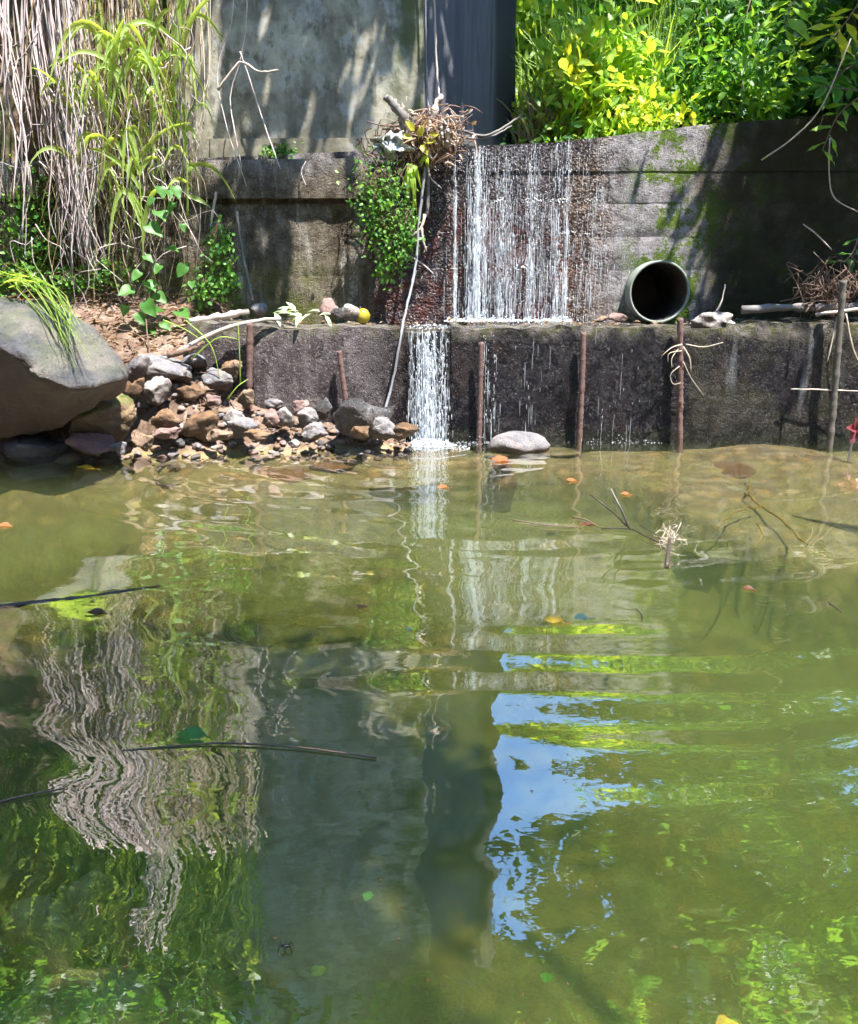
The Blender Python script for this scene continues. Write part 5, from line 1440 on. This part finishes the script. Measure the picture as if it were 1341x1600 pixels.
tall_grass(960, 1090, 7.6, 9.2, 700, (0.8, 1.9), 'grass', 'tall green grass behind the dam middle')
tall_grass(800, 930, 7.2, 8.0, 420, (0.4, 1.0), 'drygrass', 'dry straw coloured grass behind the waterfall crest')
tall_grass(830, 960, 7.15, 7.6, 260, (0.3, 0.6), 'drygrass', 'brown dead stems at the dam crest under the yellow green shrub', w=0.012)
tall_grass(780, 1400, 9, 13, 2600, (0.7, 1.3), 'grass', 'distant grass slope behind the shrubs', zb=1.9, w=0.03)

def tree(name, trunk, r, limbs, crowns, mat, label, lr=(0.10, 0.19)):
    """crowns: (centre, radii, n, clumps)"""
    root = tag(empty(name, trunk[0]), label, 'tree')
    tr = MB(); P = spline(trunk, 18); tr.add(*tubes(P, np.linspace(r, r * 0.5, 18) * (1 + 0.06 * rng.normal(size=18)), 10))
    for l, rr in limbs: tr.add(*tubes(spline(l, 14), np.linspace(rr, rr * 0.3, 14), 7))
    cr = MB(); tw = []
    for c, rad, n, k in crowns:
        pos, d, nor, L, Wd, cc = cluster_leaves(c, rad, n, k, lr)
        cr.add(*leaves(pos, d, nor, L, Wd, 0.25))
        for q in cc[:40]: tw.append(spline([np.array(c) + (q - c) * 0.15, (q + np.array(c)) / 2 + rng.normal(size=3) * 0.06, q], 6))
    tr.add(*tubes(np.array(tw), np.linspace(0.02, 0.004, 6)[None] * np.ones((len(tw), 1)), 5))
    tr.build('trunk', M['bark'], root); cr.build('crown', M[mat], root)
    return root
V3 = lambda *a: np.array(a, float)
tree('tree', [V3(3.22, 7.7, 1.5), V3(3.25, 7.6, 2.4), V3(3.4, 7.2, 3.6), V3(3.6, 6.6, 4.6)], 0.13,
     [([V3(3.3, 7.5, 2.9), V3(3.3, 6.6, 3.6), V3(3.4, 5.7, 4.0)], 0.05), ([V3(3.5, 7.0, 4.0), V3(3.9, 6.2, 4.4), V3(4.2, 5.3, 4.4)], 0.05)],
     [(V3(3.85, 5.6, 4.1), V3(1.3, 0.75, 0.7), 4600, 46), (V3(4.2, 6.3, 4.0), V3(1.0, 0.8, 0.9), 1500, 40)], 'leafmid',
     'tree at the picture edge behind the dam, its leaves shading the wall')
tree('tree', [V3(4.9, 11.0, 2.5), V3(4.6, 10.8, 5), V3(3.4, 10.2, 7.2), V3(1.6, 9.8, 8.2)], 0.24,
     [([V3(3.9, 10.4, 6.6), V3(4.0, 9.8, 8), V3(3.6, 9.4, 9)], 0.09)],
     [(V3(1.1, 9.8, 9.1), V3(2.4, 1.6, 1.5), 3400, 70), (V3(3.9, 10.0, 7.6), V3(1.9, 1.6, 2.2), 4200, 90)], 'leafdark',
     'big spreading tree high above the far slope, seen in the pool as reflection', (0.24, 0.42))
tree('tree', [V3(-3.3, 7.6, 3.3), V3(-3.1, 7.5, 4.4), V3(-2.5, 7.2, 5.4), V3(-1.4, 6.5, 5.5)], 0.15,
     [([V3(-2.2, 7.0, 5.4), V3(-1.0, 6.0, 5.3), V3(-0.2, 5.5, 5.2), V3(0.7, 6.1, 5.6)], 0.06), ([V3(-2.9, 7.4, 4.8), V3(-3.2, 7.4, 6)], 0.08), ([V3(-2.7, 7.3, 5.2), V3(-2.2, 6.2, 7.2), V3(-0.6, 5.6, 8.0), V3(1.0, 5.6, 8.1)], 0.09)],
     [(V3(0.1, 5.05, 5.0), V3(0.7, 0.4, 0.35), 110, 9), (V3(1.2, 6.4, 5.6), V3(0.75, 0.42, 0.35), 2600, 40), (V3(0.2, 5.9, 5.9), V3(0.85, 0.32, 0.8), 2600, 34), (V3(0.2, 5.85, 8.0), V3(1.5, 0.38, 0.6), 3500, 60), (V3(-2.9, 7.4, 6.0), V3(1.7, 1.2, 1.5), 6000, 110), (V3(-4.6, 6.2, 5.2), V3(1.5, 1.6, 1.6), 4200, 90)], 'leafmid',  # crowns beside and above the pier added for the shade they throw on it
     'tree leaning out from the top of the bank above the pier', (0.13, 0.25))
tree('tree', [V3(3.6, -1.6, 0.2), V3(3.2, -1.2, 2.5), V3(2.3, -0.4, 4.2), V3(1.2, 0.3, 5.0)], 0.14,
     [([V3(2.6, -0.7, 3.8), V3(1.6, 0.6, 4.6), V3(0.6, 1.1, 5.0)], 0.05)],
     [(V3(0.35, 0.8, 5.1), V3(1.3, 1.1, 0.5), 8000, 80)], 'leafmid', 'tree overhanging the near end of the pool from the opposite bank')
tree('tree', [V3(-4.6, 2.6, 1.8), V3(-4.3, 2.7, 3.6), V3(-3.4, 2.7, 4.8)], 0.14,
     [([V3(-4.0, 2.7, 4.2), V3(-3.0, 2.2, 4.9)], 0.05)],
     [(V3(-2.9, 2.5, 5.0), V3(1.3, 1.3, 0.8), 3000, 60), (V3(-4.6, 3.8, 4.4), V3(1.2, 1.3, 1.2), 2400, 50)], 'leafmid', 'tree overhanging the pool from the bank beside the boulder')

for (tx, ty, tz, hh_, lab) in ((-4.2, -5.2, 1.6, 8.0, 'added unseen tall tree downstream behind the viewer, on the boulder side'), (0.6, -7.5, 1.8, 9.5, 'added unseen tallest tree downstream behind the viewer, in the middle'), (5.6, -4.6, 2.0, 8.5, 'added unseen tall tree downstream behind the viewer, on the pipe side')):  # out of view, added to cut the sky light on the shaded walls
    tree('tree', [V3(tx, ty, tz - 0.3), V3(tx + 0.1, ty, tz + 2), V3(tx - 0.2, ty + 0.2, hh_ - 2)], 0.22, [([V3(tx, ty, tz + 2.4), V3(tx + 1.2, ty + 0.3, hh_ - 3)], 0.09), ([V3(tx, ty, tz + 2.6), V3(tx - 1.2, ty - 0.2, hh_ - 3)], 0.09)],
         [(V3(tx, ty, hh_ - 2.6), V3(2.6, 1.5, 2.6), 3800, 70)], 'leafdark', lab, (0.28, 0.5))
# leafy branches drooping into the picture at the top corner; each leaf a part
def leafy_branch(pts, nl, size, mat, label, r=0.008, asp=0.38):
    root = tag(empty('leafy_branch', pts[0]), label, 'branch', 'leafy branches hanging over the dam')
    P = spline(pts, 20); mb = MB(); mb.add(*tubes(P, np.linspace(r, r * 0.4, 20), 6)); mb.build('stem', M['twig'], root)
    T = np.gradient(P, axis=0)
    for k in range(nl):
        i = int(3 + (16 * k) / max(1, nl - 1))
        side = 1 if k % 2 else -1
        t = T[i] / np.linalg.norm(T[i]); s = np.cross(t, [0, -0.6, 0.8])
        d = t * 0.5 + s * side * 0.9 + rng.normal(size=3) * 0.15
        L = size * rng.uniform(0.75, 1.2)
        mb = MB(); mb.add(*heart_leaf(P[i], d, np.array([0.1, -0.45, 0.9]) + rng.normal(size=3) * 0.25, L, L * asp, False)); mb.build('leaf', M[mat], root)
    return root
leafy_branch([AT(1260, -40, 6.4), AT(1238, 5, 6.3), AT(1226, 45, 6.2)], 9, 0.21, 'leafbright', 'branch with long pale sunlit leaves at the picture top')
leafy_branch([AT(1345, 0, 6.2), AT(1325, 30, 6.1), AT(1300, 60, 6.05)], 9, 0.20, 'leafyellow', 'yellow green leafy branch at the top corner')
leafy_branch([AT(1360, 90, 6.2), AT(1320, 110, 6.1), AT(1278, 150, 6.05)], 12, 0.17, 'leafmid', 'drooping branch with bluish green leaves above the dam end')
leafy_branch([AT(1370, 150, 6.1), AT(1330, 140, 6.0), AT(1280, 135, 5.95)], 10, 0.16, 'leafmid', 'level leafy branch in front of the dark gap at the picture edge')
leafy_branch([AT(1345, 150, 6.0), AT(1310, 180, 5.95), AT(1285, 235, 5.9)], 9, 0.13, 'leafbright', 'short branch with fresh leaves hanging before the shaded dam')
leafy_branch([AT(1350, 340, 5.9), AT(1335, 390, 5.85), AT(1318, 410, 5.8)], 6, 0.12, 'leafmid', 'few leaves hanging at the picture edge above the twig heap')
leafy_branch([AT(1180, -30, 6.9), AT(1170, 10, 6.8), AT(1160, 40, 6.8)], 8, 0.15, 'leafmid', 'dark leafy branch left of the pale sunlit leaves')

# ================================================================== THINGS AFLOAT
def wz(x, y): return float(waves(np.array([x]), np.array([y]))[0])
def float_leaf(px, py, L, Wd, ang, mat, label, z=0.004, name='floating_leaf', group='leaves afloat on the pool'):
    p = WAT(px, py); p[2] = wz(p[0], p[1]) + z
    s = np.linalg.norm(p - EYE) / F0
    d = np.array([math.cos(ang), math.sin(ang), 0.0])
    return leaf_thing(p - d * L * s / 2, L * s, Wd * s, d, mat, label, 'leaf', group, name, (0, -0.1, 1.0), 0.02)
float_leaf(567, 950, 24, 18, 1.1, 'orange', 'small orange leaf afloat in the dark middle of the pool')
float_leaf(872, 973, 52, 24, -0.15, 'yellow', 'yellow leaf afloat before the floating twigs')
float_leaf(915, 968, 46, 20, 0.35, 'paleleaf', 'pale green leaf touching the yellow floating leaf')
float_leaf(303, 1154, 56, 36, -0.2, 'fern', 'large green leaf afloat on the long thin twig')
float_leaf(1172, 922, 26, 12, -0.4, 'brownleaf', 'brown curled leaf afloat over the bright green water')
float_leaf(920, 820, 44, 10, 0.15, 'brownleaf', 'dark brown leaf beside the floating twigs')
float_leaf(785, 720, 40, 26, 0.0, 'orange', 'orange leaf lying in thin water near the grey stone')
float_leaf(896, 752, 26, 14, 0.1, 'orange', 'pale orange leaf afloat over the shelf edge')
float_leaf(980, 773, 22, 12, 0.0, 'orange', 'small orange leaf afloat above the floating twigs')
float_leaf(138, 732, 36, 12, 0.1, 'yellow', 'yellow leaf afloat in the shade by the reddish stone')
float_leaf(8, 822, 24, 14, 0.0, 'orange', 'orange leaf afloat at the picture edge below the boulder')
float_leaf(695, 762, 30, 12, 0.1, 'orange', 'pale leaf afloat below the splash')
float_leaf(575, 1383, 26, 16, 1.4, 'fern', 'small green leaf drifting in the dark water below the orange leaf', -0.02)
float_leaf(498, 1508, 26, 20, 0.9, 'leafbright', 'small bright leaf drifting near the lower edge', -0.01)
float_leaf(855, 1502, 22, 18, 1.4, 'fern', 'small dim green leaf drifting below the sky reflection', -0.03)
float_leaf(1147, 1555, 44, 36, 0.3, 'yellow', 'yellow orange leaf sunk near the lower edge', -0.06)
float_leaf(662, 1585, 40, 26, 0.7, 'leafbright', 'green leaf sunk at the lower edge', -0.05)
float_leaf(155, 958, 40, 16, 0.2, 'brownleaf', 'brown leaf beside the dark floating branch')
float_leaf(640, 985, 14, 10, 0.4, 'paleleaf', 'tiny pale leaf afloat beyond the orange leaf')
def wpts(lst): 
    out = []
    for (a, b, z) in lst:
        p = WAT(a, b, z); out.append(p)
    return out
stick('floating_twig', wpts([(190, 1173, 0.002), (270, 1166, 0.004), (350, 1161, 0.006), (460, 1167, 0.006), (540, 1177, 0.005), (588, 1184, 0.004)]), 0.0022, 0.0028, 'twig', 'long thin twig floating across the pool under the green leaf', 'twig', k=30, sides=5)
stick('floating_branch', wpts([(-30, 952, -0.004), (60, 941, -0.002), (150, 930, 0.0), (250, 916, -0.004)]), 0.009, 0.004, 'darktwig', 'dark branch floating at the shaded picture edge', 'branch', k=24, jit=0.001)
stick('floating_twig', wpts([(-20, 1258, 0.002), (40, 1243, 0.005), (100, 1232, 0.003)]), 0.003, 0.002, 'twig', 'short brown twig floating at the picture edge', 'twig', k=14, sides=5)
stick('floating_twig', wpts([(995, 952, 0.003), (1002, 960, 0.008), (1004, 970, 0.003)]), 0.002, 0.002, 'darktwig', 'tiny bent twig floating above the yellow leaf', 'twig', k=8, sides=5)
stick('floating_twig', wpts([(1296, 942, 0.003), (1306, 949, 0.004), (1316, 957, 0.003)]), 0.003, 0.002, 'darktwig', 'tiny straight twig floating near the picture edge', 'twig', k=8, sides=5)
tc = tag(empty('floating_twigs', WAT(1040, 850)), 'branching wet twigs with a pale root tuft floating in the pool', 'twigs')
wy_ = WAT(1040, 850)[1]
for pts, r, m_ in (([WAT(1042, 886, -0.01), WAT(1044, 866, 0.015), WAT(1047, 842, 0.02)], 0.011, 'darktwig'),
                   ([WAT(1040, 852, 0.01), WAT(1010, 838, 0.01), WAT(984, 826, 0.012), WAT(940, 826, 0.004)], 0.005, 'darktwig'),
                   ([WAT(984, 826, 0.012), AT(955, 798, 3.25), AT(922, 772, 3.3)], 0.004, 'darktwig'),
                   ([WAT(984, 826, 0.012), AT(970, 795, 3.25), AT(955, 764, 3.3)], 0.005, 'greywood'),
                   ([WAT(1036, 846, 0.01), WAT(1020, 832, 0.02), WAT(1000, 820, 0.01)], 0.004, 'darktwig'),
                   ([WAT(895, 808, 0.01), WAT(915, 812, 0.02), WAT(938, 824, 0.01)], 0.004, 'twig'),
                   ([WAT(800, 812, 0.003), WAT(850, 820, 0.006), WAT(905, 824, 0.005)], 0.003, 'twig')):
    mb = MB(); mb.add(*tubes(spline(pts, 10), np.linspace(r, r * 0.6, 10), 6)); mb.build('twig', M[m_], tc)
mb = MB(); P = []
for _ in range(34):
    a = WAT(1046 + rng.normal() * 5, 842 + rng.normal() * 6, 0.012); b = a + rng.normal(size=3) * np.array([0.035, 0.04, 0.025]) + np.array([0, 0, 0.012])
    P.append(spline([a, (a + b) / 2 + rng.normal(size=3) * 0.014, b], 5))
mb.add(*tubes(np.array(P), 0.0014, 4)); mb.build('root_tuft', M['straw'], tc)
sb = tag(empty('sunken_branch', WAT(1200, 800, -0.08)), 'yellowish forked branch lying under the water over the reddish slab', 'branch')
for pts, r in (([WAT(1165, 772, -0.06), WAT(1190, 790, -0.08), WAT(1225, 815, -0.08), WAT(1262, 852, -0.08)], 0.009), ([WAT(1190, 790, -0.08), WAT(1150, 800, -0.08), WAT(1115, 825, -0.08)], 0.006), ([WAT(1185, 815, -0.08), WAT(1192, 835, -0.08), WAT(1180, 855, -0.08)], 0.006), ([WAT(1165, 772, -0.06), WAT(1172, 760, -0.05), WAT(1168, 748, -0.05)], 0.006)):
    mb = MB(); mb.add(*tubes(spline(pts, 12) + rng.normal(size=(12, 3)) * 0.004, np.linspace(r, r * 0.6, 12), 6)); mb.build('prong', M['yellow'], sb)
ins = tag(empty('water_strider', WAT(446, 1478)), 'black water insect standing on the surface near the lower edge', 'insect')
c = WAT(446, 1478, 0.008)
mb = MB(); V, F = rock_mesh(0.008, 0.003, 0.003, 1.1, 2, 0.05, 0); mb.add(V + c, F); mb.build('body', M['insect'], ins)
for sx in (-0.005, 0.0, 0.005):
    for sy in (-1, 1):
        mb = MB(); mb.add(*tubes(spline([c + V3(sx, 0, 0), c + V3(sx * 1.6, sy * 0.004, 0.004), c + V3(sx * 2.2, sy * 0.008, -0.007)], 5), 0.0007, 4)); mb.build('leg', M['insect'], ins)

# fine flecks of plant matter drifting on the surface
n_ = 160
px_ = rng.uniform(-20, 1360, n_); py_ = 700 + 900 * rng.random(n_) ** 1.3
pos = np.array([WAT(a, b) for a, b in zip(px_, py_)]); pos[:, 2] = waves(pos[:, 0], pos[:, 1]) + 0.002
L = rng.uniform(0.003, 0.009, n_)
mb = MB(); mb.add(*leaves(pos, np.column_stack([rng.normal(size=(n_, 2)), np.zeros(n_)]), np.tile([0, 0, 1.0], (n_, 1)), L, L * 0.4, 0.0, 0.05))
tag(mb.build('surface_flecks', M['brownleaf']), 'tiny flecks of plant matter drifting on the pool', 'debris', kind='stuff')
